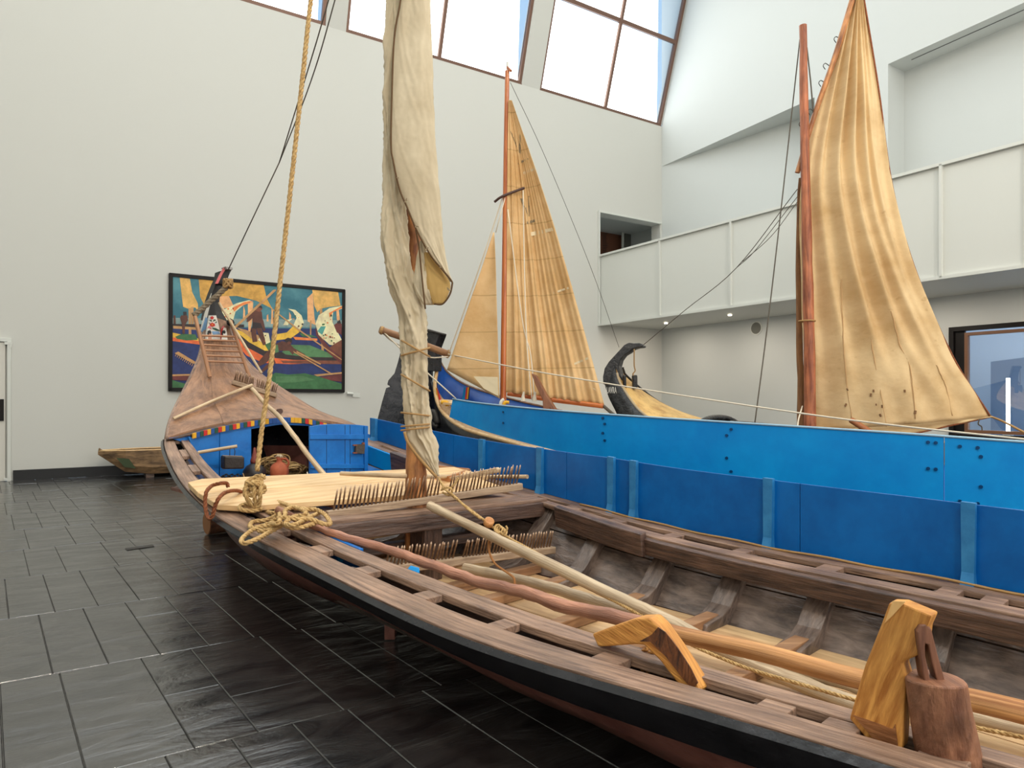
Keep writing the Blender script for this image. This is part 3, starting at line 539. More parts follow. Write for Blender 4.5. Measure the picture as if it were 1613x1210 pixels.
polys = [('horizon', [(112, 420), (1502, 440), (1502, 500), (112, 490)]), ('sea', [(112, 500), (1500, 510), (1500, 1006), (112, 996)]),
 ('ochre2', [(172, 90), (255, 98), (275, 210), (320, 300), (330, 380), (300, 335), (240, 345), (200, 330)]), ('tan', [(244, 340), (262, 340), (268, 560), (246, 560)]), ('tan', [(262, 330), (285, 330), (288, 470), (270, 480)]),
 ('ochre', [(328, 104), (860, 150), (885, 260), (930, 345), (800, 280), (640, 240), (520, 245), (380, 330), (340, 250)]), ('peach', [(485, 245), (575, 240), (610, 315), (560, 340), (500, 345)]), ('tan', [(500, 340), (520, 340), (520, 420), (500, 420)]),
 ('ochre2', [(1258, 190), (1470, 205), (1490, 320), (1400, 330), (1330, 345), (1300, 375), (1275, 320)]), ('peach', [(1216, 260), (1262, 215), (1275, 400), (1285, 480), (1220, 450)]), ('tan', [(1318, 345), (1340, 345), (1355, 705), (1335, 705)]), ('tan', [(1240, 440), (1252, 440), (1250, 560), (1240, 560)]),
 ('peach', [(1400, 380), (1420, 360), (1425, 460), (1410, 470)]), ('peach', [(1455, 345), (1475, 340), (1485, 440), (1460, 440)]), ('peach', [(730, 290), (775, 290), (765, 450), (750, 540), (735, 540)]), ('peach', [(695, 320), (708, 360), (708, 440), (690, 440)]), ('peach', [(925, 330), (938, 360), (938, 470), (920, 470)]), ('peach', [(885, 400), (898, 390), (900, 450), (885, 450)]), ('peach', [(1070, 370), (1085, 400), (1085, 440), (1068, 440)]),
 ('dk', [(112, 470), (700, 475), (700, 500), (112, 495)]), ('tan', [(118, 485), (330, 500), (330, 520), (118, 508)]),
 ('orange', [(112, 560), (330, 600), (335, 640), (112, 610)]), ('yel', [(112, 540), (330, 590), (330, 610), (112, 580)]), ('green', [(135, 575), (190, 552), (300, 556), (320, 600), (230, 606), (150, 592)]),
 ('cream', [(490, 400), (540, 350), (640, 300), (740, 275), (770, 285), (690, 320), (630, 370), (610, 440), (620, 500), (520, 480)]), ('orange2', [(600, 340), (700, 290), (775, 280), (740, 300), (660, 330), (620, 370)]),
 ('orange', [(630, 560), (720, 660), (870, 740), (1100, 765), (1300, 765), (1300, 790), (1080, 800), (860, 790), (720, 730), (640, 640)]), ('dk', [(620, 520), (740, 620), (880, 690), (1500, 745), (1500, 775), (1100, 765), (870, 735), (720, 660), (630, 565)]), ('yel', [(620, 505), (700, 540), (880, 640), (1000, 690), (870, 690), (740, 620), (620, 520)]), ('tan', [(640, 500), (720, 520), (900, 600), (900, 640), (760, 590)]),
 ('brown2', [(1000, 770), (1500, 770), (1500, 800), (1020, 792)]),
 ('yel', [(930, 560), (1050, 540), (1110, 480), (1130, 420), (1100, 370), (1060, 345), (1120, 355), (1170, 400), (1190, 460), (1150, 540), (1080, 590), (960, 605)]), ('cream', [(1105, 480), (1130, 420), (1100, 370), (1060, 345), (1120, 355), (1170, 400), (1190, 460), (1150, 520)]), ('cream', [(1020, 480), (1040, 440), (1100, 425), (1070, 450), (1060, 480)]),
 ('orange2', [(1100, 575), (1300, 590), (1300, 608), (1120, 600)]), ('green', [(1150, 545), (1250, 560), (1300, 580), (1180, 575)]),
 ('green2', [(1010, 700), (1080, 640), (1240, 645), (1400, 710), (1430, 745), (1200, 740), (1040, 720)]), ('green', [(870, 640), (920, 600), (960, 640), (900, 690)]),
 ('cream', [(1285, 470), (1310, 400), (1400, 340), (1505, 320), (1505, 345), (1430, 370), (1420, 450), (1500, 600), (1500, 660), (1400, 640), (1310, 560)]), ('maroon', [(1285, 490), (1310, 560), (1400, 660), (1500, 720), (1500, 800), (1380, 700), (1290, 560)]), ('orange2', [(1395, 380), (1505, 322), (1505, 340), (1430, 372), (1400, 420)]), ('teal', [(1300, 530), (1330, 490), (1370, 490), (1340, 560)]),
 ('brown2', [(1430, 640), (1500, 600), (1500, 740), (1400, 665)]), ('maroon', [(1435, 480), (1470, 455), (1500, 470), (1500, 560), (1460, 540)]), ('dk', [(1460, 455), (1485, 435), (1495, 465), (1470, 470)]),
 ('cream', [(815, 600), (850, 540), (900, 545), (915, 620), (870, 640)]),
 ('brown', [(765, 370), (800, 350), (845, 370), (850, 420), (850, 470), (770, 460)]), ('dk', [(770, 455), (845, 465), (850, 510), (765, 515)]), ('brown', [(755, 505), (800, 510), (800, 560), (810, 615), (770, 620), (760, 560)]), ('brown', [(800, 505), (845, 505), (870, 590), (880, 640), (855, 645), (820, 570)]), ('brown', [(835, 390), (860, 450), (875, 520), (860, 530), (835, 460)]), ('brown', [(765, 375), (725, 420), (720, 455), (740, 450), (780, 410)]), ('brown2', [(790, 325), (835, 320), (850, 350), (825, 372), (795, 360)]), ('dk', [(785, 330), (810, 313), (845, 322), (850, 345), (820, 335), (795, 350)]),
 ('brown', [(950, 640), (1010, 610), (1080, 630), (1110, 700), (1100, 725), (1070, 690), (1000, 690), (960, 690)]), ('green2', [(930, 650), (975, 640), (985, 700), (930, 715)]), ('brown', [(885, 700), (935, 660), (950, 720), (880, 790), (820, 820), (800, 800)]), ('brown', [(930, 720), (960, 790), (900, 830), (850, 870), (840, 850), (900, 790)]), ('brown', [(1080, 640), (1110, 670), (1200, 720), (1190, 740), (1090, 700)]), ('brown2', [(1040, 590), (1080, 585), (1090, 625), (1060, 640)]), ('dk', [(1030, 600), (1060, 582), (1092, 595), (1092, 630), (1070, 612), (1045, 625)]),
 ('brown', [(185, 400), (235, 400), (240, 440), (215, 480), (215, 550), (195, 550), (190, 470), (175, 420)]), ('dk', [(200, 370), (228, 370), (230, 398), (202, 400)]), ('brown', [(935, 420), (965, 405), (985, 420), (980, 490), (965, 540), (955, 480)]), ('dk', [(965, 405), (985, 405), (985, 430), (968, 432)]), ('brown', [(122, 400), (138, 400), (140, 470), (122, 470)]),
 ('tan', [(610, 500), (940, 190), (962, 188), (960, 198), (625, 512)]), ('tan', [(900, 325), (940, 350), (1160, 520), (1500, 760), (1500, 768), (1150, 528), (935, 358)]), ('tan', [(1100, 690), (1410, 870), (1400, 876), (1110, 705)]), ('tan', [(1130, 690), (1330, 795), (1325, 805), (1130, 705)]),
 ('tan', [(130, 710), (160, 696), (300, 780), (300, 800), (270, 790)]), ('green', [(860, 1004), (900, 900), (960, 870), (1060, 885), (1200, 875), (1320, 905), (1500, 960), (1500, 1006)]), ('green2', [(960, 900), (1060, 900), (1180, 895), (1280, 930), (1100, 950), (960, 950)]),
 ('tan', [(1270, 885), (1500, 865), (1500, 878), (1300, 900)]), ('maroon', [(1320, 905), (1500, 880), (1500, 945), (1420, 935)]), ('maroon', [(112, 895), (260, 890), (250, 935), (112, 930)]), ('tan', [(112, 884), (265, 880), (262, 894), (112, 898)]), ('green', [(112, 930), (160, 945), (220, 960), (215, 998), (112, 996)])]
g = G()
for i, (k, pl) in enumerate(polys):
    o_ = -.0565-.0002*i; pts = [WB(*pz(*p), o_) for p in pl]; nrm = Vector((0, 0, 0))
    for a_, b_ in zip(pts, pts[1:]+pts[:1]): nrm += a_.cross(b_)
    g.add(pts, [tuple(range(len(pts)))], mi=pkeys.index(k))
for i in range(10):   # comb teeth of the painted rake, flower dots on the painted prows
    x = 150+i*15; g.add([WB(*pz(x, 700+i*9), -.0735), WB(*pz(x+5, 700+i*9), -.0735), WB(*pz(x-12, 735+i*9), -.0735), WB(*pz(x-17, 735+i*9), -.0735)], [(0, 1, 2, 3)], mi=pkeys.index('tan'))
for i in range(46):
    cx_, cy_ = random.choice(((560, 400), (590, 370), (1130, 420), (1150, 470), (1360, 470), (1400, 560), (1360, 580), (1420, 600), (1390, 420), (850, 590)))
    x = cx_+random.uniform(-28, 28); y = cy_+random.uniform(-28, 28); r = random.uniform(3, 8)
    g.add([WB(*pz(x+r*math.cos(a), y+r*math.sin(a)), -.074) for a in [k*math.pi/3 for k in range(6)]], [(0, 1, 2, 3, 4, 5)], mi=pkeys.index(random.choice(('orange', 'green', 'dk', 'orange2', 'maroon'))))
g.build('painted_scene', pm[0], pt, mats=pm)
# ================================================================ LONG BOAT (foreground)
WN = [(7.0, .72), (6.47, 1.0), (5.66, 1.17), (5.02, 1.29), (4.36, 1.37), (3.79, 1.40), (3.22, 1.37), (2.66, 1.345), (2.12, 1.345), (1.55, 1.355), (1.12, 1.335), (.81, 1.30), (.54, 1.25), (.31, 1.21), (.02, 1.17), (-.24, 1.12), (-.8, 1.08), (-1.6, 1.0), (-3, .85), (-4.5, .62), (-5.5, .36)]
WF = [(7.0, .8), (6.12, 1.24), (5.0, 1.36), (3.46, 1.38), (2.6, 1.36), (2.34, 1.33), (1.16, 1.26), (.01, 1.2), (-.24, 1.14), (-.8, 1.08), (-1.6, 1.0), (-3, .85), (-4.5, .62), (-5.5, .36)]
INN = [(6.43, .76), (5.81, .86), (5.02, .97), (4.2, 1.0), (2.76, .97), (1.95, .94), (1.29, .93), (.79, .92), (.36, .89), (-.06, .87), (-.6, .82), (-1.6, .74), (-3, .6), (-4.5, .4), (-5.5, .2)]
INF = [(6.43, .95), (5.0, 1.05), (3.46, 1.08), (2.95, 1.08), (1.98, .88), (.61, .78), (-.32, .7), (-1.6, .62), (-3, .5), (-4.5, .32), (-5.5, .15)]
def sm(tab, s, h=.35): return (interp(tab, s-h)+interp(tab, s-h/2)+2*interp(tab, s)+interp(tab, s+h/2)+interp(tab, s+h))/6
def zg(s): return .6+.0183*max(0, s-.739)**2+(.012*(-1.5-s)**2 if s < -1.5 else 0)
def wo(side, s): return side*sm(WN if side < 0 else WF, s)
def wi(side, s): return side*sm(INN if side < 0 else INF, s)
def hin(s): return interp([(-2, .22), (-1, .28), (.5, .40), (.95, .5), (1.5, .52), (3.1, .65), (6, .6)], s)
def bin_(s): return interp([(-1, .12), (.2, .155), (1.2, .2), (7, .2)], s)
def zb(s): return .15+(.0064*(s-3)**2 if s > 3 else 0)+(.02*(-2-s)**2 if s < -2 else 0)
boat = thing('fishing_boat', B(1, 0, .15), 'long dark wooden boat with painted prow and brown foredeck, nearest the viewer', 'boat')
SS = [-5.5+.25*i for i in range(49)]     # to 6.5
def strip(name, side, fa, fb, za, zb_, m, s0=-5.5, s1=6.45, th=.03, parent=boat, step=.2, smooth=True, bevel=0):
    """a plank running along the boat: fa/fb give its two edges (w), za/zb_ heights, th thickness downward/inward"""
    n = max(2, int((s1-s0)/step)+1); rows = []
    uv = []
    for i in range(n):
        s = s0+(s1-s0)*i/(n-1); a_, b_ = fa(s), fb(s); z1, z2 = za(s), zb_(s)
        dv = Vector((b_-a_, z2-z1)); nn = Vector((-dv.y, dv.x)).normalized()*th
        if nn.y > 0: nn = -nn
        rows.append([B(s, a_, z1), B(s, b_, z2), B(s, b_+nn.x, z2+nn.y), B(s, a_+nn.x, z1+nn.y)]); L = dv.length; uv += [(s, 0), (s, L), (s, L+th), (s, -th)]
    v, f = loftgrid(rows, True)
    ctr = B((s0+s1)/2, 0, 0)
    # orient
    p = [v[i] for i in f[0]]; nm = (p[1]-p[0]).cross(p[2]-p[0]); mid = (rows[0][0]+rows[0][1]+rows[0][2]+rows[0][3])/4
    if nm.dot(p[0]+p[1]-mid*2) < 0: f = [q[::-1] for q in f]; flip = True
    else: flip = False
    c0, c1 = (0, 1, 2, 3), tuple(len(v)-4+k for k in range(4))
    f += [c0 if flip else c0[::-1], c1[::-1] if flip else c1]
    o_ = random.random()*9; uv = [(a+o_, b+o_) for a, b in uv]
    return mesh(name, v, f, m, parent, False, uv, bevel=bevel)
for sd in (-1, 1):
    OUT = lambda s, k=sd: wo(k, s)
    # outer hull: black strake then red-brown bottom
    strip('black_strake', sd, lambda s: wo(sd, s)+sd*.012, lambda s: wo(sd, s)-sd*bin_(s), lambda s: zg(s)-.006, lambda s: zg(s)-.19, BLACKP, th=.03)
    g = G(); rows = []
    for s in SS+[6.75, 7.0, 7.25]:
        o_ = wo(sd, min(s, 7)); z1 = zg(min(s, 6.6))-.19; b_ = max(.05, abs(o_)-hin(s))*sd
        if s > 6.4: b_ *= max(0.2, 1-(s-6.4)*1.1); 
        a_ = o_-sd*bin_(s)
        if s > 6.5: a_ = max(.08, abs(a_)*(1-(s-6.5)*.9))*sd
        zb1 = zb(s); rows.append([B(s, a_, z1), B(s, (a_*.5+b_*.5), (z1+zb1)/2-.015), B(s, b_, zb1), B(s, 0, zb1-.01)])
    v, f = loftgrid(rows, flip=(sd > 0)); g.add(v, f); g.build('hull_bottom', REDHULL, boat, smooth=True)
    # deck planks
    def ip(s, z): return sd*(abs(wo(sd, s))-.13-.95*(zg(s)-z))
    def fo(s): return wo(sd, s)
    def f1(s): return wo(sd, s)-sd*.17*min(1, (abs(wo(sd, s))-abs(wi(sd, s)))/.4)
    def f2(s): return wi(sd, s)+sd*.13*min(1, (abs(wo(sd, s))-abs(wi(sd, s)))/.4)
    def f3(s): return wi(sd, s)
    zt = lambda s: zg(s)
    strip('outer_deck_plank', sd, fo, f1, zt, zt, WOOD_DECK, th=.035, bevel=.006)
    strip('inner_deck_plank', sd, lambda s: f2(s)-sd*.004, f3, lambda s: zg(s)+.002, lambda s: zg(s)+.002, WOOD_DECK, th=.04, bevel=.006)
    slots = [(6.02, 6.36), (5.47, 5.78), (4.93, 5.24), (4.3, 4.66), (3.6, 4.05), (2.95, 3.34), (2.42, 2.8), (1.86, 2.29), (1.3, 1.75), (.74, 1.2), (.1, .62), (-.1, 0), (-.36, -.2), (-.7, -.48), (-1.5, -1.1), (-2.2, -1.8), (-2.9, -2.5), (-3.6, -3.2)]
    blocks = []; hi = 6.45
    for a_, b_ in slots:
        blocks.append((b_, hi)); hi = a_
    blocks.append((-5.5, hi))
    for a_, b_ in blocks:
        if b_-a_ > .03: strip('deck_block', sd, lambda s: f1(s)-sd*.004, lambda s: f2(s)+sd*.001, lambda s: zg(s)-.003, lambda s: zg(s)-.003, WOOD_DECK, a_, b_, .035, step=.3, bevel=.004)
    # inner coaming face
    strip('coaming', sd, lambda s: wi(sd, s), lambda s: wi(sd, s)+sd*.02, lambda s: zg(s)-.012, lambda s: zg(s)-.13, WOOD_DARK, -5.4, 2.8 if sd > 0 else 2.7, .05, bevel=.008)
    if sd < 0: strip('blue_coaming', sd, lambda s: wi(sd, s)+.004, lambda s: wi(sd, s)+.0, lambda s: zg(s)+.004, lambda s: zg(s)-.13, BLUE, 2.72, 3.4, .03, bevel=.006)
    if sd > 0:
        strip('coaming', sd, lambda s: wi(sd, s)-.02, lambda s: wi(sd, s), lambda s: zg(s)+.03, lambda s: zg(s)-.14, WOOD_DARK, 1.9, 2.9, .07, bevel=.01)
        strip('coaming', sd, lambda s: wi(sd, s)-.02, lambda s: wi(sd, s), lambda s: zg(s)+.05, lambda s: zg(s)-.16, WOOD_DARK, 4.75, 5.3, .07, bevel=.01)
        strip('blue_coaming', sd, lambda s: wi(sd, s)-.03, lambda s: wi(sd, s)-.035, lambda s: zg(s)+.0, lambda s: zg(s)-.2, BLUE2, 5.2, 6.3, .03, bevel=.006)
        strip('blue_lining', sd, lambda s: ip(s, zg(s)-.2)-.03, lambda s: ip(s, .7)-.03, lambda s: zg(s)-.2, lambda s: .69, BLUE3, 4.95, 6.25, .02)
    # inner hull planks (two strakes) with a dark seam
    if True:
        z0, z1, z2 = (lambda s: zg(s)-.04), (lambda s: zg(s)-.2), (lambda s: zb(s)+.04)
        strip('hull_plank', sd, lambda s: ip(s, z0(s)), lambda s: ip(s, z1(s)+.004), z0, lambda s: z1(s)+.004, TARRED, -5, 6.2, .03)
        strip('hull_plank', sd, lambda s: ip(s, z1(s)-.004), lambda s: ip(s, z2(s)), lambda s: z1(s)-.004, z2, TARRED, -5, 6.2, .03)
    # ribs
    for s in (4.6, 3.9, 3.1, 2.48, 1.82, 1.26, .69, .07, -.55, -1.15, -1.8, -2.5, -3.2):
        zt_, zb_ = zg(s)-.03, zb(s)+.04; hw = .072
        outl = []
        for k in range(9):
            z = zt_+(zb_-zt_)*k/8; w_ = abs(ip(s, z)); outl.append((w_+.02, z))
        inn = []
        for k in range(9):
            z = zt_+(zb_+.075-zt_)*k/8; w_ = abs(ip(s, z))-.075-(.05 if k == 8 else 0)-.03*math.sin(k/8*1.6)*(k/8); inn.append((w_, z))
        wend = max(.3, abs(ip(s, zb_))-.28)
        pts = [B(s, sd*a, z) for a, z in outl]+[B(s, sd*wend, zb_), B(s, sd*(wend+.02), zb_+.055)]+[B(s, sd*a, z) for a, z in inn[::-1]]
        prism('rib', pts, D*2*hw, TARRED, boat, bevel=.008, grain=Q+Z3)
    if sd < 0:
        for s in (2.95, 2.25):
            prism('rib_head', [B(s-.05, -wi(1, s)*0-abs(wi(sd, s))+.0, zg(s)-.12), B(s+.05, -abs(wi(sd, s)), zg(s)-.12), B(s+.05, -abs(wi(sd, s))+.07, zg(s)-.05), B(s-.05, -abs(wi(sd, s))+.07, zg(s)-.05)], Z3*.1, BLUE2, boat, bevel=.01)
# bottom boards and cross timbers
for k in range(6):
    w0 = -.72+k*.24; 
    strip('bottom_board', 1, lambda s: w0*min(1, .6+.4*(1-max(0, -s)/6)), lambda s: (w0+.232)*min(1, .6+.4*(1-max(0, -s)/6)), lambda s: zb(s)+.05, lambda s: zb(s)+.05, PALEF, -4, 4.6, .025, step=.4)
for s in (4.2, 3.5, 2.9, 2.48, 1.82, 1.26, .69, .07, -.55, -1.15, -1.8):
    hw_ = .78*min(1, .75+.05*s if s < 0 else 1)
    g = G(); g.beam(B(s, -hw_, zb(s)+.085), B(s, hw_, zb(s)+.085), .09, .065); g.build('floor_timber', mat('floor_timber', C3(120, 84, 58), .5, bump=.3, col2=C3(168, 128, 92), grain=(2, 16)), boat, bevel=.006)
g = G(); v, f = loftgrid([[B(s, w_, zb(s)+.015) for w_ in (-max(.05, abs(wo(-1, s))-.6), max(.05, wo(1, s)-.6))] for s in [-4.5+.5*k for k in range(21)]], flip=True); g.add(v, f); g.build('keel_plank', WOOD_DARK, boat)
# mast thwart
TZ = .755
for k, (a0, a1) in enumerate(((3.27, 3.52), (3.53, 3.78), (3.79, 3.98))):
    sk = lambda s, w_: s-.11*w_
    prism('thwart_plank', [B(sk(a0, -1.0), -1.0, TZ-.02), B(sk(a1, -1.0), -1.0, TZ-.02), B(sk(a1, 1.15), 1.15, TZ-.045), B(sk(a0, 1.15), 1.15, TZ-.045)], Z3*.04, WOOD_DECK, boat, bevel=.008, grain=Q)
g = G(); g.beam(B(3.27+.1, -1.05, TZ-.09), B(3.27-.12, 1.1, TZ-.11), .07, .12); g.build('thwart_beam', WOOD_DARK, boat, bevel=.01)
g = G(); g.beam(B(3.35, 0, .2), B(3.35, 0, TZ-.05), .17, .2, D); g.build('mast_step', WOOD_DARK, boat, bevel=.01)
g = G(); g.beam(B(3.75, -.9, .42), B(3.45, 1.0, .42), .1, .08); g.build('lower_thwart', WOOD_DARK, boat, bevel=.01)
g = G(); g.tube(cr([B(3.55, -.9, .55), B(3.5, 0, .58), B(3.4, .95, .6)], 5), [.035]*11, 8); g.build('cross_pole', BUFF, boat, smooth=True)
# raised fore platform
for k in range(5):
    g = G(); s0 = 5.05+k*.26; g.box(B(s0+.128, 0, .70), D*.25, Q*1.9, Z3*.03); g.build('platform_plank', mat('red_brown_plank', C3(104, 60, 44), .5, bump=.3, col2=C3(136, 84, 62), grain=(2, 16)), boat)
# foredeck
LEFT = [(262, 690, 6.45), (266, 668, 6.62), (274, 645, 6.85), (287, 618, 7.1), (303, 586, 7.35), (315, 556, 7.58), (322, 520, 7.75), (326, 500, 7.85)]
RIGHT = [(575, 677, 6.3), (549, 664, 6.5), (502, 647, 6.78), (458, 620, 7.02), (413, 590, 7.28), (386, 563, 7.5), (366, 530, 7.68), (360, 508, 7.8)]
L_ = cr([PS(*p) for p in LEFT], 3); R_ = cr([PS(*p) for p in RIGHT], 3)
rows = []
nr = len(L_)
for i, (a_, b_) in enumerate(zip(L_, R_)):
    fr = i/(nr-1); crown = .155*(1-fr)**1.5+.02; row = []
    for k in range(17):
        t = k/16; p = a_.lerp(b_, t); p = p+Z3*(crown*(1-abs(2*t-1)**2.2)); row.append(p)
    rows.append(row)
v, f = loftgrid(rows, flip=True); fv, ff = v, f
n0 = len(v); th = Vector((0, 0, -.035)); uvv = []
for i, r in enumerate(rows): uvv += [(i*.09, k*.09) for k in range(17)]
v2 = v+[p+th for p in v]; f2_ = f+[tuple(j+n0 for j in q[::-1]) for q in f]
for k in range(16): f2_.append((k, k+1, n0+k+1, n0+k)); e = (nr-1)*17; f2_.append((e+k+1, e+k, n0+e+k, n0+e+k+1))
for i in range(nr-1): f2_.append((i*17, n0+i*17, n0+(i+1)*17, (i+1)*17)); f2_.append((i*17+16, (i+1)*17+16, n0+(i+1)*17+16, n0+i*17+16))
def splitdeck():
    # foredeck laid as planks meeting on the centreline
    for a0, a1 in ((0, 4), (4, 8), (8, 12), (12, 16)):
        vs = []; fs = []; uv = []; nn = a1-a0+1
        for i, r in enumerate(rows):
            sub = [r[k].copy() for k in range(a0, a1+1)]
            sub[0] = sub[0].lerp(sub[1], .012) if a0 else sub[0]; sub[-1] = sub[-1].lerp(sub[-2], .012) if a1 < 16 else sub[-1]
            vs += sub; uv += [(i*.11+a0, k*.1) for k in range(nn)]
        m0 = len(vs); vs += [p+th for p in vs]; uv += uv
        for i in range(nr-1):
            for k in range(nn-1):
                q = (i*nn+k, (i+1)*nn+k, (i+1)*nn+k+1, i*nn+k+1); fs.append(q[::-1]); fs.append(tuple(j+m0 for j in q))
            fs.append((i*nn, i*nn+m0, (i+1)*nn+m0, (i+1)*nn)[::-1]); fs.append((i*nn+nn-1, (i+1)*nn+nn-1, (i+1)*nn+nn-1+m0, i*nn+nn-1+m0)[::-1])
        for k in range(nn-1): fs.append((k, k+1, m0+k+1, m0+k)[::-1]); e = (nr-1)*nn; fs.append((e+k+1, e+k, m0+e+k, m0+e+k+1)[::-1])
        o = mesh('foredeck_plank', vs, fs, FORE, boat, True, uv)
        bm = bmesh.new(); bm.from_mesh(o.data); bmesh.ops.recalc_face_normals(bm, faces=bm.faces); bm.to_mesh(o.data); bm.free()
        o.data.polygons.foreach_set('use_smooth', [True]*len(o.data.polygons)); es = o.modifiers.new('e', 'EDGE_SPLIT'); es.split_angle = .7
splitdeck()
deck_bvh = BVHTree.FromPolygons([tuple(p) for p in fv], ff)
def onDeck(px, py, lift=.02):
    h = deck_bvh.ray_cast(CAMP, ray(px, py).normalized())
    if h[0] is None: return PS(px, py, 6.9)
    return h[0]+Z3*lift
# bow hull skins below the foredeck
for side, E_ in ((-1, L_), (1, R_)):
    rows2 = []
    for i, p in enumerate(E_):
        fr = i/(nr-1); s = (p-O1).dot(D); w_ = (p-O1).dot(Q); ctr = (L_[i]+R_[i])/2; wc = (ctr-O1).dot(Q)
        kz = .22+fr**1.6*1.7; kk = min(p.z-.05, kz)
        rr = []
        for k in range(7):
            t = k/6; rr.append(B(s, wc+(w_-wc)*(1-t**1.6*.92), p.z-.03+(kk-p.z+.03)*t))
        rows2.append(rr)
    v, f = loftgrid(rows2, flip=(side < 0)); g = G(); g.add(v, f); g.build('bow_skin', BLACKP, boat, smooth=True)
    g = G(); g.tube([p+Z3*-.02 for p in E_], .022, 8); g.build('deck_rail', WOOD_DECK, boat, smooth=True)
# arch front edge, bulkhead
S0 = 6.28
arch = [(303, 683), (325, 677.5), (345, 673), (368, 668.5), (390, 664.5), (412, 661), (430, 659), (448, 657.5), (466, 658), (485, 660), (500, 663.5), (512, 667)]
def archy(px): return interp([(a, b) for a, b in arch], px)
cols = [YELP, BLUP, GRNP, REDP]
x = 303.0; i = 0
while x < 510:
    wd = 5.7
    m_ = cols[i % 4]
    if 428 < x < 472: m_ = {0: BLUP, 1: BLUP, 2: BLUP, 3: YELP, 4: YELP}.get(int((x-428)/8.8), BLUP)
    a_ = archy(x); b_ = archy(x+wd)
    prism('trim_block', [PS(x+.2, a_+8, S0), PS(x+wd-.2, b_+8, S0), PS(x+wd-.2, b_, S0), PS(x+.2, a_, S0)], D*.035, m_, boat)
    x += wd; i += 1
# closing strip between arch and deck edge
_top = [rows[0][k]-Z3*.03 for k in range(17)]
_bot = []
for p in _top:
    px = CX+F*p.x/p.y; yb_ = archy(px)+2 if 303 <= px <= 512 else (interp([(262, 692), (303, 686)], px) if px < 303 else interp([(512, 669), (580, 684)], px)); _bot.append(PS(px, yb_+1, S0+.05))
g = G(); g.add(*loftgrid([_top, _bot])); o = g.build('deck_fascia', WOOD_DARK, boat); o.modifiers.new('t', 'SOLIDIFY').thickness = .012
pts = [PS(x_, y_+1.5, S0+.03) for x_, y_ in [(270, 688)]+arch+[(575, 680)]]; fe = rows[0]
g = G(); top = [PS(x_, archy(x_)-2 if x_ > 303 and x_ < 512 else (683 if x_ < 303 else 672), S0+.05) for x_ in (268, 303, 345, 390, 430, 466, 500, 512, 572)]
SB = S0+.03
def board(name, pl, m=BLUE3, s=SB, th_=.03, **k): return prism(name, [PS(a, b, s) for a, b in pl], D*th_, m, boat, bevel=.003, grain=Z3, **k)
board('bulkhead_board', [(296, 688), (300, 700), (309, 722), (322, 742), (344, 757), (345, 680), (303, 690)])
board('bulkhead_board', [(345.5, 757), (395, 757), (395, 672), (370, 675), (345.5, 680)])
board('bulkhead_board', [(487, 757), (545, 760), (600, 760), (600, 690), (560, 678), (512, 672), (487, 670)])
board('lintel', [(303, 690), (345, 681), (395, 672), (395, 676), (440, 669), (487, 671), (487, 675), (512, 676), (540, 676), (512, 667), (485, 661), (448, 658), (412, 661), (368, 669), (303, 684)], s=SB+.01, th_=.025)
board('sill', [(395, 757), (487, 757), (487, 749), (395, 749)], s=SB-.01)
# fill under the deck edge
pa = [PS(*a, SB+.05) for a in ((266, 690), (300, 700), (300, 686))]
prism('edge_filler', pa, D*.03, BLUE3, boat)
prism('cabin_floor', [B(6.3, -.95, .70), B(6.3, 1.1, .70), B(7.4, .3, .70), B(7.4, -.3, .70)], Z3*.02, WOOD_DARK, boat)
# open hatch door
SD = 5.66
door = board('hatch_door', [(487, 754), (578, 754), (579, 671), (560, 669), (530, 668), (505, 669), (487, 672)], s=SD, th_=.025)
def doorp(name, pl, m=BLUE3, s=SD-.022, th_=.02, **k):
    return prism(name, [PS(a, b, s) for a, b in pl], D*th_, m, door, bevel=.002, **k)
for pl in ([(488, 692), (573, 692), (573, 684.5), (488, 684.5)], [(488, 738), (573, 738), (573, 731), (488, 731)]): doorp('batten', pl)
doorp('edge_board', [(573.5, 752), (579, 752), (579, 672), (573.5, 671)])
g = G()
for x_ in (514, 543, 551): g.add([PS(x_, 751, SD-.0137), PS(x_+.8, 751, SD-.0137), PS(x_+.8, 670, SD-.0137), PS(x_, 670, SD-.0137)], [(0, 1, 2, 3)])
g.build('board_seam', mat('dark_blue_seam', C3(8, 40, 90), .6), door)
lt = doorp('latch', [(559, 714), (573, 715), (574, 700), (560, 700)], LATCH, SD-.035, .03)
for pl in ([(556, 714.5), (562, 714.5), (562, 712.5), (556, 712.5)], [(556, 702.5), (562, 702.5), (562, 700.5), (556, 700.5)], [(570, 700), (574, 700), (573.5, 697), (571, 697)]):
    prism('staple', [PS(a, b, SD-.045) for a, b in pl], D*.02, mat('rusty_iron', C3(150, 84, 54), .7), door)
# keyhole eye on the foredeck edge
g = G(); c = onDeck(440, 652, .03); 
for k in range(1): g.tube([c+D*.02, c-D*.03], .03, 14)
g.build('deck_eye', mat('eye_brown', C3(90, 64, 52), .5), boat, smooth=False)
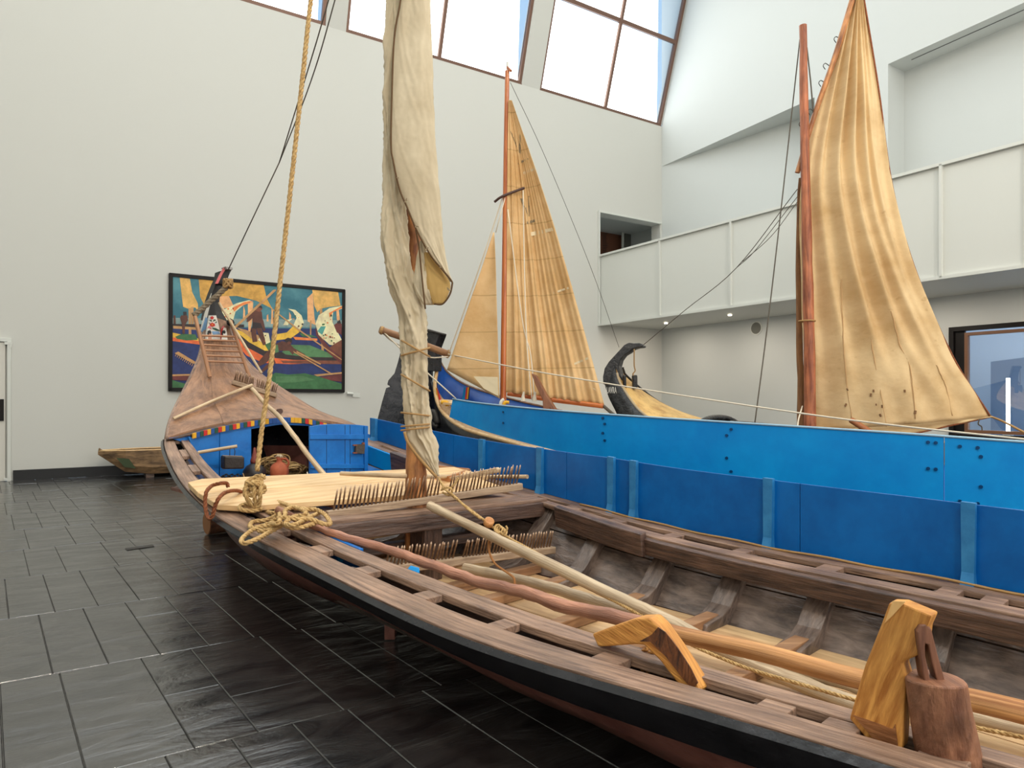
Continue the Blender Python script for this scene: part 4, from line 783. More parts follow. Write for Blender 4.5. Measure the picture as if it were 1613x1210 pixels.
# prow stem with painted faces
STEM = [((326, 502), (362, 512), 7.82), ((329, 488), (350, 492), 7.86), ((332, 474), (345, 476), 7.88), ((335, 460), (345, 464), 7.86), ((340, 448), (352, 452), 7.8), ((345, 437), (358, 440), 7.72), ((347, 427), (363, 428), 7.66)]
ol = [PS(*a, s) for a, b, s in STEM]+[PS(*b, s) for a, b, s in STEM[::-1]]
rowsS = []
for (a, b, s) in STEM:
    p, q_ = PS(*a, s), PS(*b, s); t_ = D*.22*(1 if a[1] > 470 else .8); rowsS.append([p, q_, q_+t_, p+t_])
v, f = loftgrid(rowsS, True); f += [(0, 1, 2, 3), tuple(len(v)-4+k for k in (3, 2, 1, 0))]
st_ = mesh('prow_stem', v, f, BLKP, boat)
bm = bmesh.new(); bm.from_mesh(st_.data); bmesh.ops.recalc_face_normals(bm, faces=bm.faces); bm.to_mesh(st_.data); bm.free()
def pf(name, pl, m, s, parent=st_, th_=.012): return prism(name, [PS(a, b, s) for a, b in pl], D*th_, m, parent)
pf('black_face', [(331, 474), (334, 461), (339, 448), (352, 452), (346, 464), (345, 476)], BLKP, 7.70, th_=.02)
pf('top_block', [(340, 447), (347, 433), (354, 421.5), (362, 423), (361, 428), (353, 441), (347, 449)], BLKP, 7.58, th_=.12)
pf('pink_edge', [(339, 447), (345, 434), (352, 421), (357, 421.5), (350, 432), (343, 447)], PINKP, 7.51, th_=.02)
pf('cap', [(352, 421), (363, 423), (363, 426), (354, 425)], mat('grey_cap', C3(150, 146, 142), .5), 7.50, th_=.14)
pnl = pf('flower_panel', [(323, 536), (349, 536), (344, 512), (340, 497), (329, 497), (326, 515)], WHITEP, 7.62, th_=.02)
pf('black_niche', [(329, 497), (340, 497), (337, 477), (332, 477)], BLKP, 7.64, th_=.02)
def dab(pl, m, s=7.605): return pf('painted_dab', pl, m, s, st_, .004)
dab([(331, 500), (334, 498), (337, 500), (335.5, 503), (332.5, 503)], REDP); dab([(330, 511), (334, 508), (338, 510), (339, 513), (335, 515), (331, 514)], REDP); dab([(333.5, 511), (335.5, 510.5), (335.5, 512.5), (333.5, 512.5)], YELP, 7.60)
for pl in ([(329, 504), (333, 504), (334, 507)], [(335, 507), (337, 503), (341, 504)], [(328, 508), (331, 509), (333, 512)], [(338, 509), (341, 506), (342, 508)], [(334, 516), (340, 517), (347, 521), (341, 521), (335, 518)]): dab(pl, GRNP)
dab([(333, 522), (344, 522), (347, 526), (336, 527)], LBLUP)
pf('blue_side', [(317, 522), (324, 500), (327, 502), (322, 526)], LBLUP, 7.75, th_=.02); pf('white_side', [(314, 527), (322, 495), (330, 470), (333, 462), (331, 478), (325, 503), (322, 528)], WHITEP, 7.8, th_=.02)
for dx, mm in ((0, WHITEP), (22.5, REDP)):
    pf('portrait_niche', [(325+dx, 536), (326+dx, 517), (329+dx, 513.5), (333+dx, 517), (334+dx, 536)], mm, 7.56, th_=.02)
    dab([(328+dx, 536), (328+dx, 524), (333+dx, 524), (333.5+dx, 536)], SKIN, 7.548); dab([(326.5+dx, 526), (327.5+dx, 521), (331+dx, 520), (333+dx, 523), (332+dx, 526), (329+dx, 525), (328.6+dx, 530)], BLKP, 7.54); dab([(326+dx, 518), (329+dx, 513), (333+dx, 517), (333+dx, 519), (329+dx, 516.5)], PINKP, 7.545)
pf('white_back', [(348, 536), (358, 536), (356, 517), (352, 516)], WHITEP, 7.55, th_=.02)
g = G(); g.tube([PS(363, 508, 7.45), PS(363, 508, 7.75)], .045, 14); g.build('dark_drum', BLKP, boat, smooth=True)
# mast
mb = B(3.49, 0, .3); mp_ = [V(655, 860, 5.44), V(655, 760, 5.44), V(656, 700, 5.44), V(655, 560, 5.45), V(653, 400, 5.5), V(650, 300, 5.5), V(645, 100, 5.5), V(640, -120, 5.5), V(636, -420, 5.5)]
mp_[0].z = .3
g = G(); pp = cr(mp_, 6); g.tube([p+Vector((random.uniform(-.004, .004), random.uniform(-.004, .004), 0)) for p in pp], [.088-.0006*i+random.uniform(-.002, .002) for i in range(len(pp))], 20); g.build('mast', MASTW, boat, smooth=True, useuv=True)
# rubbing keel blocks under the boat
for i, (px, pyb, ty) in enumerate(((613.5, 1010, .22), )):
    c = PZ(px, pyb, 0); g = G(); g.box(c+Vector((0, .05, .11)), Vector((.07, 0, 0)), Vector((0, .09, 0)), Z3*.21)
    tag(g.build('support_post', REDHULL, None, bevel=.005), 'short red-brown wooden post propping the long boat amidships', 'support')
g = G(); g.box(B(.4, -.3, .065), D*.12, Q*.7, Z3*.13); tag(g.build('support_block', WOOD_DARK, None, bevel=.005), 'dark block under the long boat, behind the red-brown post', 'support')
lc = Vector(((326-CX)/F*8.05, 8.05, .137)); lr = thing('roller_log', Vector((lc.x, lc.y, 0)), 'cut round log lying under the bow of the long boat', 'log')
g = G(); g.tube([lc, lc+Q*1.15], .135, 24); g.build('bark', BARK, lr); g = G(); g.tube([lc-Q*.006, lc+Q*.01], .125, 24); g.build('cut_end', mat('log_end', C3(150, 100, 58), .6), lr)
# ---------------------------------------------------------------- washboard (nearer blue boards)
wbd = thing('washboard', B(2, 1.35, .6), 'blue side boards with upright cleats along the far gunwale of the long boat', 'washboard')
HT = [(6.12, .24), (3.46, .40), (2.6, .44), (1.16, .447), (.01, .425), (-3.5, .40)]
def wbp(s, k, d=0): return B(s, sm(WF, s)-.02+d, zg(s)+.004+k*interp(HT, s))
for a_, b_ in ((-3.5, -1.22), (-1.215, .96), (.965, 3.1), (3.105, 4.7), (4.705, 6.1)):
    n = 10; rws = []
    for i in range(n+1):
        s = a_+(b_-a_)*i/n; rws.append([wbp(s, 0), wbp(s, 1), wbp(s, 1, .022), wbp(s, 0, .022)])
    v, f = loftgrid(rws, True); f += [(0, 1, 2, 3)[::-1], tuple(len(v)-4+k for k in range(4))]
    o = mesh('board', v, f, BLUE, wbd, grain=D); bm = bmesh.new(); bm.from_mesh(o.data); bmesh.ops.recalc_face_normals(bm, faces=bm.faces); bm.to_mesh(o.data); bm.free()
def s_for(px, k=0.5):
    best = min(((abs(CX+F*wbp(s/100, k).x/wbp(s/100, k).y-px), s/100) for s in range(-300, 610)), key=lambda t: t[0]); return best[1]
for px in (592, 761, 853, 966, 1001, 1212, 1528):
    s = s_for(px); h = interp(HT, s)
    p0 = wbp(s, -.03, -.035); p1 = wbp(s, .5, -.03); p2 = wbp(s, 1.02, -.02)
    g = G(); g.add([wbp(s-.035, -.04, -.06), wbp(s+.035, -.04, -.06), wbp(s+.03, .15, -.04), wbp(s-.03, .15, -.04)]+[wbp(s-.035, -.04, 0), wbp(s+.035, -.04, 0), wbp(s+.03, .15, 0), wbp(s-.03, .15, 0)], [(0, 1, 2, 3), (4, 5, 1, 0), (5, 6, 2, 1), (7, 4, 0, 3)])
    g.add([wbp(s-.03, .15, -.04), wbp(s+.03, .15, -.04), wbp(s+.035, 1.03, -.035), wbp(s-.035, 1.03, -.035), wbp(s-.03, .15, 0), wbp(s+.03, .15, 0), wbp(s+.035, 1.03, .0), wbp(s-.035, 1.03, .0)], [(0, 1, 2, 3), (5, 6, 2, 1), (4, 0, 3, 7), (3, 2, 6, 7)])
    o = g.build('cleat', mat('worn_blue', C3(30, 112, 172), .4, col2=C3(50, 132, 190), vscale=8), wbd)
    bm = bmesh.new(); bm.from_mesh(o.data); bmesh.ops.remove_doubles(bm, verts=bm.verts, dist=.0005); bmesh.ops.recalc_face_normals(bm, faces=bm.faces); bm.to_mesh(o.data); bm.free()
g = G(); pl_ = [wbp(s/10, 0, -.05)+Vector((0, 0, .006+.004*math.sin(s))) for s in range(-34, 30)]; g.tube(pl_, .008, 6); tag(g.build('caulking_cord', ROPET, None, smooth=True), 'thin tan caulking cord lying along the foot of the nearer blue boards', 'cord')
# ================================================================ BOAT 2 (blue boat behind)
b2 = thing('sailing_boat', V(1100, 760, 7.2), 'black and red hulled boat with bright blue side boards behind the nearer blue boards', 'boat')
b2['label'] = 'black and red hulled sailing boat with blue interior, varnished mast, behind the nearer blue boards'
NR = [(688, 585, 10.2), (685, 610, 10.1), (690, 637, 9.9), (704, 658, 9.5), (735, 678, 9.0), (790, 694, 8.4), (860, 714, 7.7), (980, 738, 6.9), (1150, 762, 6.3), (1400, 795, 5.6), (1613, 815, 5.15), (1900, 850, 4.7)]
FR = [(689, 562, 10.3), (694, 572, 10.35), (703, 586, 10.4), (722, 601, 10.4), (748, 613, 10.3), (790, 626, 10.1), (860, 643, 9.8), (1000, 672, 9.4), (1200, 700, 8.8), (1450, 730, 8.0), (1700, 750, 7.2), (2000, 770, 6.4)]
n_ = [V(*p) for p in NR]; f_ = [V(*p) for p in FR]
n_c = cr(n_, 4); f_c = cr(f_, 4)
def hullside(name, E_, ctr, zk, m, parent, k0, k1, flip, nrow=5, inset=.45):
    rws = []
    for i, p in enumerate(E_):
        c = ctr[i]; rr = []
        for j in range(nrow):
            t = k0+(k1-k0)*j/(nrow-1); q_ = p.lerp(Vector((c.x, c.y, p.z)), inset*t**1.2); q_.z = p.z+(max(zk, .12)-p.z)*t; rr.append(q_)
        rws.append(rr)
    v, f = loftgrid(rws, flip=flip); g = G(); g.add(v, f); o = g.build(name, m, parent, smooth=True)
    sf = o.modifiers.new('thick', 'SOLIDIFY'); sf.thickness = .025; sf.offset = 0; return o
ct = [(a+b)/2 for a, b in zip(n_c, f_c)]
hullside('black_strake', n_c, ct, .25, BLACKP, b2, 0, .42, False); hullside('red_bottom', n_c, ct, .25, mat('bright_red_brown', C3(120, 34, 34), .5, col2=C3(150, 60, 52), vscale=6), b2, .42, 1, False)
hullside('far_side', f_c, ct, .25, BLUE4, b2, 0, 1, True, inset=.35)
g = G(); g.tube([p+Vector((0, 0, .012)) for p in n_c], .028, 8); g.build('gunwale_rail', PALE, b2, smooth=True)
g = G(); g.tube([p+Vector((0, 0, .012)) for p in f_c], .018, 8); g.build('gunwale_rail', WOOD_DECK, b2, smooth=True)
g = G()
for i in range(6, len(n_c)-1):
    pass
v, f = loftgrid([[n_c[i].lerp(f_c[i], t)-Z3*.42 for t in (.06, .94)] for i in range(len(n_c))], flip=False); g.add(v, f); g.build('inner_floor', PALEF, b2)
# stem head
hd = [(674, 519), (698.5, 526), (690.5, 547), (690, 585), (672, 585)]
prism('stem_head', [V(a, b, 10.15) for a, b in hd], Vector((.1, .12, 0)), BLACKP, b2, bevel=.01)
prism('stem_cap', [V(a, b, 10.07) for a, b in [(673, 518), (699, 525.5), (699, 527), (673, 521)]], Vector((.06, .12, 0)), IRON, b2)
prism('stem_stripe', [V(a, b, 10.0) for a, b in [(686, 610), (688, 612), (692, 630), (689, 630)]], Vector((0, .03, 0)), YELP, b2); prism('stem_stripe', [V(a, b, 9.98) for a, b in [(688, 611), (690.5, 616), (695, 630), (692, 631)]], Vector((0, .03, 0)), REDP, b2)
for (a, b, c_) in ((733.5, 736, REDP), (736, 738, YELP), (738, 739.5, BLKP)):
    prism('rib_stripe', [V(a+1, 610, 10.2), V(b+1, 610, 10.2), V(b-1, 629, 10.2), V(a-1, 629, 10.2)], Vector((0, .03, 0)), c_, b2)
prism('rib_board', [V(731, 609, 10.25), V(740, 611, 10.25), V(738, 630, 10.25), V(728, 629, 10.25)], Vector((0, .04, 0)), BLUE2, b2)
prism('thwart', [V(692, 630, 10.1), V(716, 632, 10.0), V(712, 637, 9.5), V(693, 635, 9.6)], Z3*.03, PALE, b2)
g = G(); g.tube(cr([V(695, 634, 9.6), V(701, 633.5, 9.6), V(704, 635, 9.6), V(705, 640, 9.6)], 4), .03, 8); g.build('yellow_knee', YELP, b2, smooth=True)
g = G(); g.tube(cr([V(788, 638, 9.0), V(790, 632, 9.0), V(794, 629, 9.0)], 4), .022, 8); g.build('white_knee', WHITEP, b2, smooth=True)
g = G(); g.tube(cr([V(793, 639, 8.9), V(796, 634, 8.9), V(802, 634, 8.9)], 4), .022, 8); g.build('yellow_knee', YELP, b2, smooth=True)
# rudder
ro = [(675, 518.5), (660, 530), (645, 545), (632, 557), (628, 572), (623, 588), (613.5, 599), (611.5, 606), (616.5, 609), (610, 611), (603, 635), (596, 662), (592, 690), (685, 712), (690, 640), (680, 600), (682, 560)]
tag(prism('rudder', [V(a, b, 10.3+(a-640)*.004) for a, b in ro], Vector((.03, .07, 0)), BLACKP, b2, bevel=.012), 'broad black rudder blade')
g = G(); g.tube(cr([V(672, 655, 9.9), V(684, 650, 9.85), V(690, 668, 9.8)], 4), .05, 8); g.tube(cr([V(676, 665, 9.9), V(690, 672, 9.8)], 4), .04, 8); g.build('rudder_iron', IRON, b2, smooth=True)
# side board 2
wb2 = thing('side_board', V(1150, 762, 6.35), 'long bright blue plank wall standing above the nearer blue boards, bolted together', 'washboard')
TP = [(713, 629, 9.3), (760, 636, 8.8), (860, 646, 7.75), (980, 655, 6.95), (1150, 666, 6.32), (1400, 682, 5.6), (1613, 697, 5.15), (1900, 716, 4.7)]
BT = [(708, 657, 9.3), (760, 678, 8.8), (860, 706, 7.75), (980, 733, 6.95), (1150, 768, 6.32), (1400, 806, 5.6), (1613, 838, 5.15), (1900, 880, 4.7)]
tp = cr([V(*p) for p in TP], 5); bt = cr([V(*p) for p in BT], 5); cutx = 1487
idx = min(range(len(tp)), key=lambda i: abs(CX+F*tp[i].x/tp[i].y-cutx))
for a_, b_ in ((0, idx), (idx, len(tp)-1)):
    rws = [[bt[i], tp[i], tp[i]+Vector((.02, .025, 0)), bt[i]+Vector((.02, .025, 0))] for i in range(a_, b_+1)]
    if a_: rws[0] = [p.lerp(q_, .04) for p, q_ in zip(rws[0], rws[1])]
    v, f = loftgrid(rws, True); f += [(0, 1, 2, 3), tuple(len(v)-4+k for k in range(4))]
    o = mesh('board', v, f, BLUE2, wb2, grain=D); bm = bmesh.new(); bm.from_mesh(o.data); bmesh.ops.recalc_face_normals(bm, faces=bm.faces); bm.to_mesh(o.data); bm.free()
g = G(); g.tube([p+Vector((0, 0, .004)) for p in tp], .011, 6); g.build('worn_top_edge', mat('worn_white_blue', C3(150, 184, 206), .5), wb2, smooth=True)
def onb(px, fr):
    i = min(range(len(tp)-1), key=lambda i: abs(CX+F*tp[i].x/tp[i].y-px)); return bt[i].lerp(tp[i], fr)+Vector((-.01, -.012, 0)), (tp[min(i+1, len(tp)-1)]-tp[i]).normalized()
for px in (793, 950, 953, 1145, 1152, 1462, 1474, 1512, 1540, 1545):
    for fr in ((.25, .9), (.45, .8), (.6, .92), (.35, .75))[px % 4]:
        r = (px-CX)/F
        i = min(range(len(tp)-1), key=lambda i: abs(tp[i].x/tp[i].y-r)); a_, b_ = tp[i], tp[i+1]; t_ = (r*a_.y-a_.x)/((b_.x-a_.x)-r*(b_.y-a_.y)); p = bt[i].lerp(bt[i+1], t_).lerp(a_.lerp(b_, t_), fr)
        nn = Vector((b_.y-a_.y, -(b_.x-a_.x), 0)).normalized(); g = G(); g.tube([p+nn*.012, p-nn*.01], .014, 8); g.build('bolt', mat('bolt_blue', C3(10, 70, 120), .3, metal=.4), wb2)
# mast 2, boom, spreader, sprit
def pole(name, pts, r, m, parent=None, n=10, label=None, cat=None, group=None, nn=5, jit=0, **k):
    p = cr(pts, nn) if len(pts) > 2 else [Vector(pts[0]).lerp(Vector(pts[1]), i/8) for i in range(9)]
    if jit: p = [q_+Vector((random.uniform(-jit, jit), random.uniform(-jit, jit), random.uniform(-jit, jit))) for q_ in p]
    rr = [r[0]+(r[1]-r[0])*i/(len(p)-1) for i in range(len(p))] if isinstance(r, tuple) else r
    if jit and isinstance(rr, list): rr = [x_*(1+random.uniform(-.05, .05)) for x_ in rr]
    g = G(); g.tube(p, rr, n); o = g.build(name, m, parent, smooth=True, useuv=True)
    es = o.modifiers.new('e', 'EDGE_SPLIT'); es.split_angle = 1.0
    if label: tag(o, label, cat, group)
    return o
ms = V(792, 680, 9.4); pole('mast', [ms, V(794, 500, 9.4), V(797, 250, 9.4), V(799, 112, 9.4)], (.045, .03), MASTO, b2, 12)
pole('mast_tip', [V(799, 116, 9.4), V(799.5, 98, 9.4)], .018, METW, b2, 8); g = G(); g.beam(V(799, 106, 9.4), V(805, 112, 9.35), .03, .03); g.build('mast_cleat', MASTO, b2)
pole('boom', [V(800, 620, 9.4), V(870, 630, 9.2), V(950, 640, 8.95)], .033, MASTO, b2)
pole('spreader', [V(779, 318, 9.4), V(792, 309, 9.35), V(826, 296, 9.4)], .018, mat('dark_spar', C3(70, 44, 36), .5), b2, 8)
pole('sprit', [V(598, 519, 8.9), V(650, 537, 9.1), V(706, 558, 9.6)], (.045, .05), mat('sprit_wood', C3(118, 82, 54), .5, bump=.4, col2=C3(164, 122, 84), grain=(2, 20)), b2, 12)
g = G(); c = V(601, 520, 8.9); g.tube([c-Vector((.01, 0, 0)), c+Vector((.02, 0, -.01))], .055, 12); c = V(704, 557, 9.58); g.tube([c, c+Vector((.03, .01, -.01))], .06, 12); g.build('sprit_band', ROPET, b2)
# tiller
tl_ = [(838, 588), (846, 592), (862, 622), (880, 650), (872, 650), (868, 643), (863, 652), (857, 652), (856, 630), (845, 607)]
tag(prism('tiller', [V(a, b, 8.6) for a, b in tl_], Vector((.03, .05, 0)), mat('tiller_wood', C3(112, 66, 40), .45, col2=C3(142, 92, 60), grain=(2, 16)), None, bevel=.01), 'curved brown wooden tiller arm standing above the bright blue boards', 'tiller')
# ---------------------------------------------------------------- sails
def sail(name, left, right, m, label, nx=40, ny=60, fold=None, thick=True):
    rws = []; uv = []
    L2 = cr([V(*p) for p in left], 8); R2 = cr([V(*p) for p in right], 8)
    def at(P, t):
        x_ = t*(len(P)-1); i = min(int(x_), len(P)-2); return P[i].lerp(P[i+1], x_-i)
    for j in range(ny+1):
        tj = j/ny; a_, b_ = at(L2, tj), at(R2, tj); r = []
        for i in range(nx+1):
            ti = i/nx; p = a_.lerp(b_, ti)
            dy, dz = fold(ti, tj) if fold else (0, 0)
            p = p+Vector((0, dy, dz)); r.append(p); uv.append((p.x*1.0, p.z*1.0))
        rws.append(r)
    v, f = loftgrid(rws, flip=True); g = G(); g.add(v, f, uv); o = g.build(name, m, None, smooth=True, useuv=True)
    sf = o.modifiers.new('t', 'SOLIDIFY'); sf.thickness = .004; return tag(o, label, 'sail')
def f2d(ti, tj):
    # gathers running from peak down the luff, opening towards the foot
    a = math.sin(ti*38+tj*1.5)*.35+math.sin(ti*23+1)*.5+math.sin(ti*88+tj*2)*.3
    return .055*a*(.25+tj)*(1-.6*ti)*min(1, ti*12)+.3*math.sin(math.pi*ti)*math.sin(math.pi*min(1, tj*1.1))*.5, .0
msail = sail('mainsail', [(801, 158, 9.35), (799, 300, 9.36), (798, 480, 9.37), (797, 618, 9.37)], [(806, 158, 9.35), (844, 267, 9.32), (874, 359, 9.25), (901, 452, 9.15), (931, 560, 9.02), (952, 638, 8.95)], SAIL2, 'tall triangular tan mainsail with fine gathers on the varnished mast', 130, 60, f2d)
def bandp(n1, n2, P, Qp): pass
def fj(ti, tj): return .05*math.sin(math.pi*ti)*math.sin(math.pi*tj), 0
jib = sail('jib', [(777, 366, 9.3), (758, 425, 9.3), (735, 490, 9.35), (704, 583, 9.45)], [(778.5, 366, 9.3), (781, 425, 9.3), (783, 500, 9.3), (787, 628, 9.2)], SAIL2, 'smaller triangular tan jib left of the varnished mast', 24, 30, fj)
# light bands and marks printed on the mainsail
sb = BVHTree.FromObject(msail, bpy.context.evaluated_depsgraph_get())
def onsail(o, bvh, px, py, lift=.0006):
    org = CAMP-WPOS[o.name]; h = bvh.ray_cast(org, ray(px, py).normalized())
    return (h[0]+WPOS[o.name]-ray(px, py)*lift*1.0/1) if h[0] is not None else V(px, py, 9.2)
def patch(o, bvh, name, pl, m, n=6):
    (a, b, c, d) = pl; g = G(); rws = []
    for j in range(3):
        t = j/2; rws.append([onsail(o, bvh, *[(a[k]+(b[k]-a[k])*i/n)*(1-t)+(d[k]+(c[k]-d[k])*i/n)*t for k in (0, 1)]) for i in range(n+1)])
    v, f = loftgrid(rws); g.add(v, f); g.build(name, m, o)
PALEB = mat('pale_band', C3(226, 208, 172), .8); MARK = mat('sail_mark', C3(128, 112, 86), .8)
for pl in ([(824, 271), (842, 264), (843, 268), (825, 275)], [(836, 366), (873, 358), (874, 363), (837, 372)], [(866, 462), (901, 450), (902, 453), (867, 465)], [(904, 572), (930, 561), (931, 564), (905, 575)]): patch(msail, sb, 'batten_pocket', pl, PALEB)
for pl in ([(819, 312), (823, 313), (834, 341), (832, 341)], [(832, 341), (834, 341), (834, 309), (832, 309)], [(803, 205), (806, 209), (820, 244), (817, 240)], [(817, 240), (820, 242), (820, 212), (818, 212)], [(830, 349), (844, 345), (844, 349), (830, 353)], [(816, 255), (832, 249), (832, 252), (816, 259)]): patch(msail, sb, 'printed_mark', pl, MARK, 3)
patch(msail, sb, 'corner_patch', [(932, 611), (940, 613), (943, 618), (938, 615)], PALEB, 2)
jb = BVHTree.FromObject(jib, bpy.context.evaluated_depsgraph_get())
patch(jib, jb, 'foot_patch', [(746, 593), (784, 594), (785, 624), (762, 612)], PALEB, 4)
# sail 3
def f3d(ti, tj):
    # hanging folds that fan from the yard to the clew
    x_ = ti; dy = 0
    for k, (c0, c1, amp, wd) in enumerate(((.12, .30, .10, .05), (.26, .55, .16, .055), (.42, .78, .15, .05), (.58, .92, .12, .045), (.72, .98, .07, .035), (.02, .08, .06, .04))):
        c = c0+(c1-c0)*tj**1.3; dy += -amp*math.exp(-((x_-c)/wd)**2)*math.sin(math.pi*min(1, .15+tj*.9))
    dy += .02*math.sin(x_*34+tj*4)+.012*math.sin(tj*30+x_*9)*tj
    dy += -.25*math.sin(math.pi*ti)*tj
    return dy, 0
sail3 = sail('lateen_sail', [(1345, -20, 9.9), (1300, 130, 9.95), (1262, 285, 10.0), (1262, 450, 10.0), (1266, 560, 10.0), (1272, 679, 10.0)], [(1358, -20, 9.85), (1384, 140, 9.75), (1405, 290, 9.6), (1440, 420, 9.4), (1500, 560, 9.2), (1560, 656, 9.0)], SAIL3, 'large stained tan canvas sail on the rough reddish mast at the right', 90, 90, f3d)
s3 = BVHTree.FromObject(sail3, bpy.context.evaluated_depsgraph_get())
foot = cr([V(1272, 676, 9.85), V(1330, 688, 9.6), (V(1385, 690, 9.4)), V(1440, 683, 9.25), V(1500, 670, 9.1), V(1560, 657, 9.0)], 6)
fo_top = [p+Vector((0, .02, .25)) for p in foot]
g = G(); bot = []
# foot piece below the straight chord
ch = [V(1272, 679, 10).lerp(V(1560, 656, 9.0), i/(len(foot)-1)) for i in range(len(foot))]
rws = [[ch[i].lerp(foot[i], t)+Vector((0, -.05*math.sin(math.pi*t)+.015*math.sin(i*1.4), 0)) for t in (0, .33, .66, 1)] for i in range(len(foot))]
v, f = loftgrid(rws); g.add(v, f, [(p.x, p.z) for p in v]); o = g.build('foot_cloth', SAIL3, sail3, smooth=True, useuv=True); o.modifiers.new('t', 'SOLIDIFY').thickness = .004
g = G(); g.tube([p for p in cr([V(*p) for p in [(1358, -20, 9.85), (1384, 140, 9.75), (1405, 290, 9.6), (1440, 420, 9.4), (1500, 560, 9.2), (1560, 656, 9.0)]], 8)], .012, 6); g.tube(foot, .012, 6); g.build('bolt_rope', ROPEB, sail3, smooth=True)
# patches and reef points on sail 3
for (x_, y_) in ((1376, 614), (1380, 636), (1386, 652), (1372, 620), (1425, 614), (1390, 638), (1334, 612), (1442, 647), (1333, 636)):
    r = random.uniform(1.2, 2.2); c = onsail(sail3, s3, x_, y_)
    g = G(); g.tube([c, c+Vector((random.uniform(-.02, .02), -.006, -.02*r))], .007*r, 6); g.build('reef_point', mat('tar_spot', C3(120, 86, 54), .8), sail3)
for pts in ([(1325, 440), (1328, 520), (1333, 600), (1342, 660)], [(1366, 480), (1376, 560), (1388, 620), (1396, 672)], [(1404, 490), (1418, 545), (1434, 580), (1442, 660)], [(1475, 575), (1490, 610), (1500, 655)]):
    q_ = cr([onsail(sail3, s3, a, b, .004) for a, b in pts], 8); g = G(); g.tube([p+Vector((random.uniform(-.005, .005), 0, 0)) for p in q_], .006, 5); g.build('seam', mat('seam_thread', C3(190, 152, 106), .8), sail3, smooth=True)
# ---------------------------------------------------------------- boat 3 (black prow, right back)
b3 = thing('black_prow_boat', V(1150, 720, 12), 'black tarred boat with curled beak prow and tan deck, beneath the balcony', 'boat')
bk = [(953, 606), (952.5, 594), (955, 581), (962, 570), (974, 557), (986, 544), (993, 540.5), (1001, 541.5), (1010, 541), (1016, 545), (1015, 547.5), (1006, 548.5), (999, 551), (993, 556), (986, 560), (980, 568), (977.5, 577), (980, 590), (984, 600), (975, 600), (966, 604)]
prism('prow_stem', [V(a, b, 12.6) for a, b in bk], Vector((.1, .22, 0)), TAR, b3, bevel=.03)
NE = [(970, 579, 12.5), (974, 598, 12.4), (981, 612, 12.3), (997, 636, 12.1), (1012, 652, 11.9), (1034, 667, 11.7), (1080, 690, 11.3), (1180, 715, 10.6), (1300, 735, 9.8), (1450, 755, 9.0), (1700, 790, 7.8)]
FE = [(979, 579, 12.8), (983, 590, 12.9), (1005, 610, 13.1), (1030, 627, 13.2), (1050, 638, 13.1), (1075, 649, 12.9), (1112, 661, 12.6), (1200, 690, 11.9), (1330, 712, 11.1), (1500, 735, 10.2), (1750, 760, 9.0)]
KE = [(954, 603, 12.6), (957, 615, 12.5), (962, 630, 12.4), (978, 662, 12.2), (990, 690, 12.0), (1010, 720, 11.8), (1060, 745, 11.4), (1160, 765, 10.7), (1300, 790, 9.9), (1450, 810, 9.1), (1700, 850, 7.9)]
ne, fe_, ke = [cr([V(*p) for p in q_], 4) for q_ in (NE, FE, KE)]
g = G(); rws = [[a.lerp(k_, t) for t in (0, .33, .66, 1)] for a, k_ in zip(ne, ke)]; v, f = loftgrid(rws, flip=True); g.add(v, f)
o = g.build('near_side', TAR, b3, smooth=True); o.modifiers.new('t', 'SOLIDIFY').thickness = .04
g = G(); rws = [[a, a.lerp(Vector((k_.x+.6, k_.y+1.2, k_.z)), 1)] for a, k_ in zip(fe_, ke)]; v, f = loftgrid(rws); g.add(v, f); o = g.build('far_side', TAR, b3, smooth=True); o.modifiers.new('t', 'SOLIDIFY').thickness = .04
cut = 26
g = G(); rws = [[a.lerp(b, t)+Vector((0, 0, .06*math.sin(math.pi*t))) for t in (0, .25, .5, .75, 1)] for a, b in zip(ne[:cut], fe_[:cut])]; v, f = loftgrid(rws, flip=True); g.add(v, f)
g.build('foredeck', mat('tan_deck', C3(176, 128, 66), .6, bump=.5, bscale=12, col2=C3(222, 182, 112), vscale=3.5, coords='World', ramp=(.3, .6)), b3, smooth=True)
g = G(); g.tube([p+Z3*.01 for p in ne[2:cut]], .025, 6); g.build('deck_edge', mat('greyish_edge', C3(170, 150, 120), .6), b3, smooth=True)
g = G()
g.tube(cr([V(1102, 668, 11.0), V(1112, 661, 11.2), V(1128, 658, 11.5), V(1148, 660, 11.8), V(1166, 670, 12.0)], 6), .05, 8); g.build('hatch_arch', TAR, b3, smooth=True)
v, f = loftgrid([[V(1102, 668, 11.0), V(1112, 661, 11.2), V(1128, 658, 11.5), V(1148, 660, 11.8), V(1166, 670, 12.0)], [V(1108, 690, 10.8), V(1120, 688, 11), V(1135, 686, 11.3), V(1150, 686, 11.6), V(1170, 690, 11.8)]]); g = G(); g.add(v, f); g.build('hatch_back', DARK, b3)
g = G(); g.tube(cr([V(1150, 668, 11.2), V(1200, 672, 10.9), V(1260, 680, 10.4), V(1350, 690, 9.8), V(1450, 712, 9.2)], 5), .06, 8); g.build('side_rail', TAR, b3, smooth=True)
for (a, b, y0, y1, Y) in ((981.5, 986.5, 591, 612, 12.45), (996, 1004, 591, 612, 12.6)):
    g = G(); c0, c1 = V((a+b)/2, y1+1, Y), V((a+b)/2+(-.6), y0, Y); g.beam(c0, c1, (b-a)/F*Y, .1, Vector((0, 1, 0))); g.build('bollard', TAR, b3, bevel=.02)
g = G(); g.tube(cr([V(999, 550, 12.5), V(999, 575, 12.5), V(1000.5, 584, 12.5), V(997, 589, 12.5), V(998, 592, 12.5)], 5), .012, 6); tag(g.build('hanging_line', ROPET, None, smooth=True), 'thin line hanging from the beak prow to the deck bollard', 'rope')
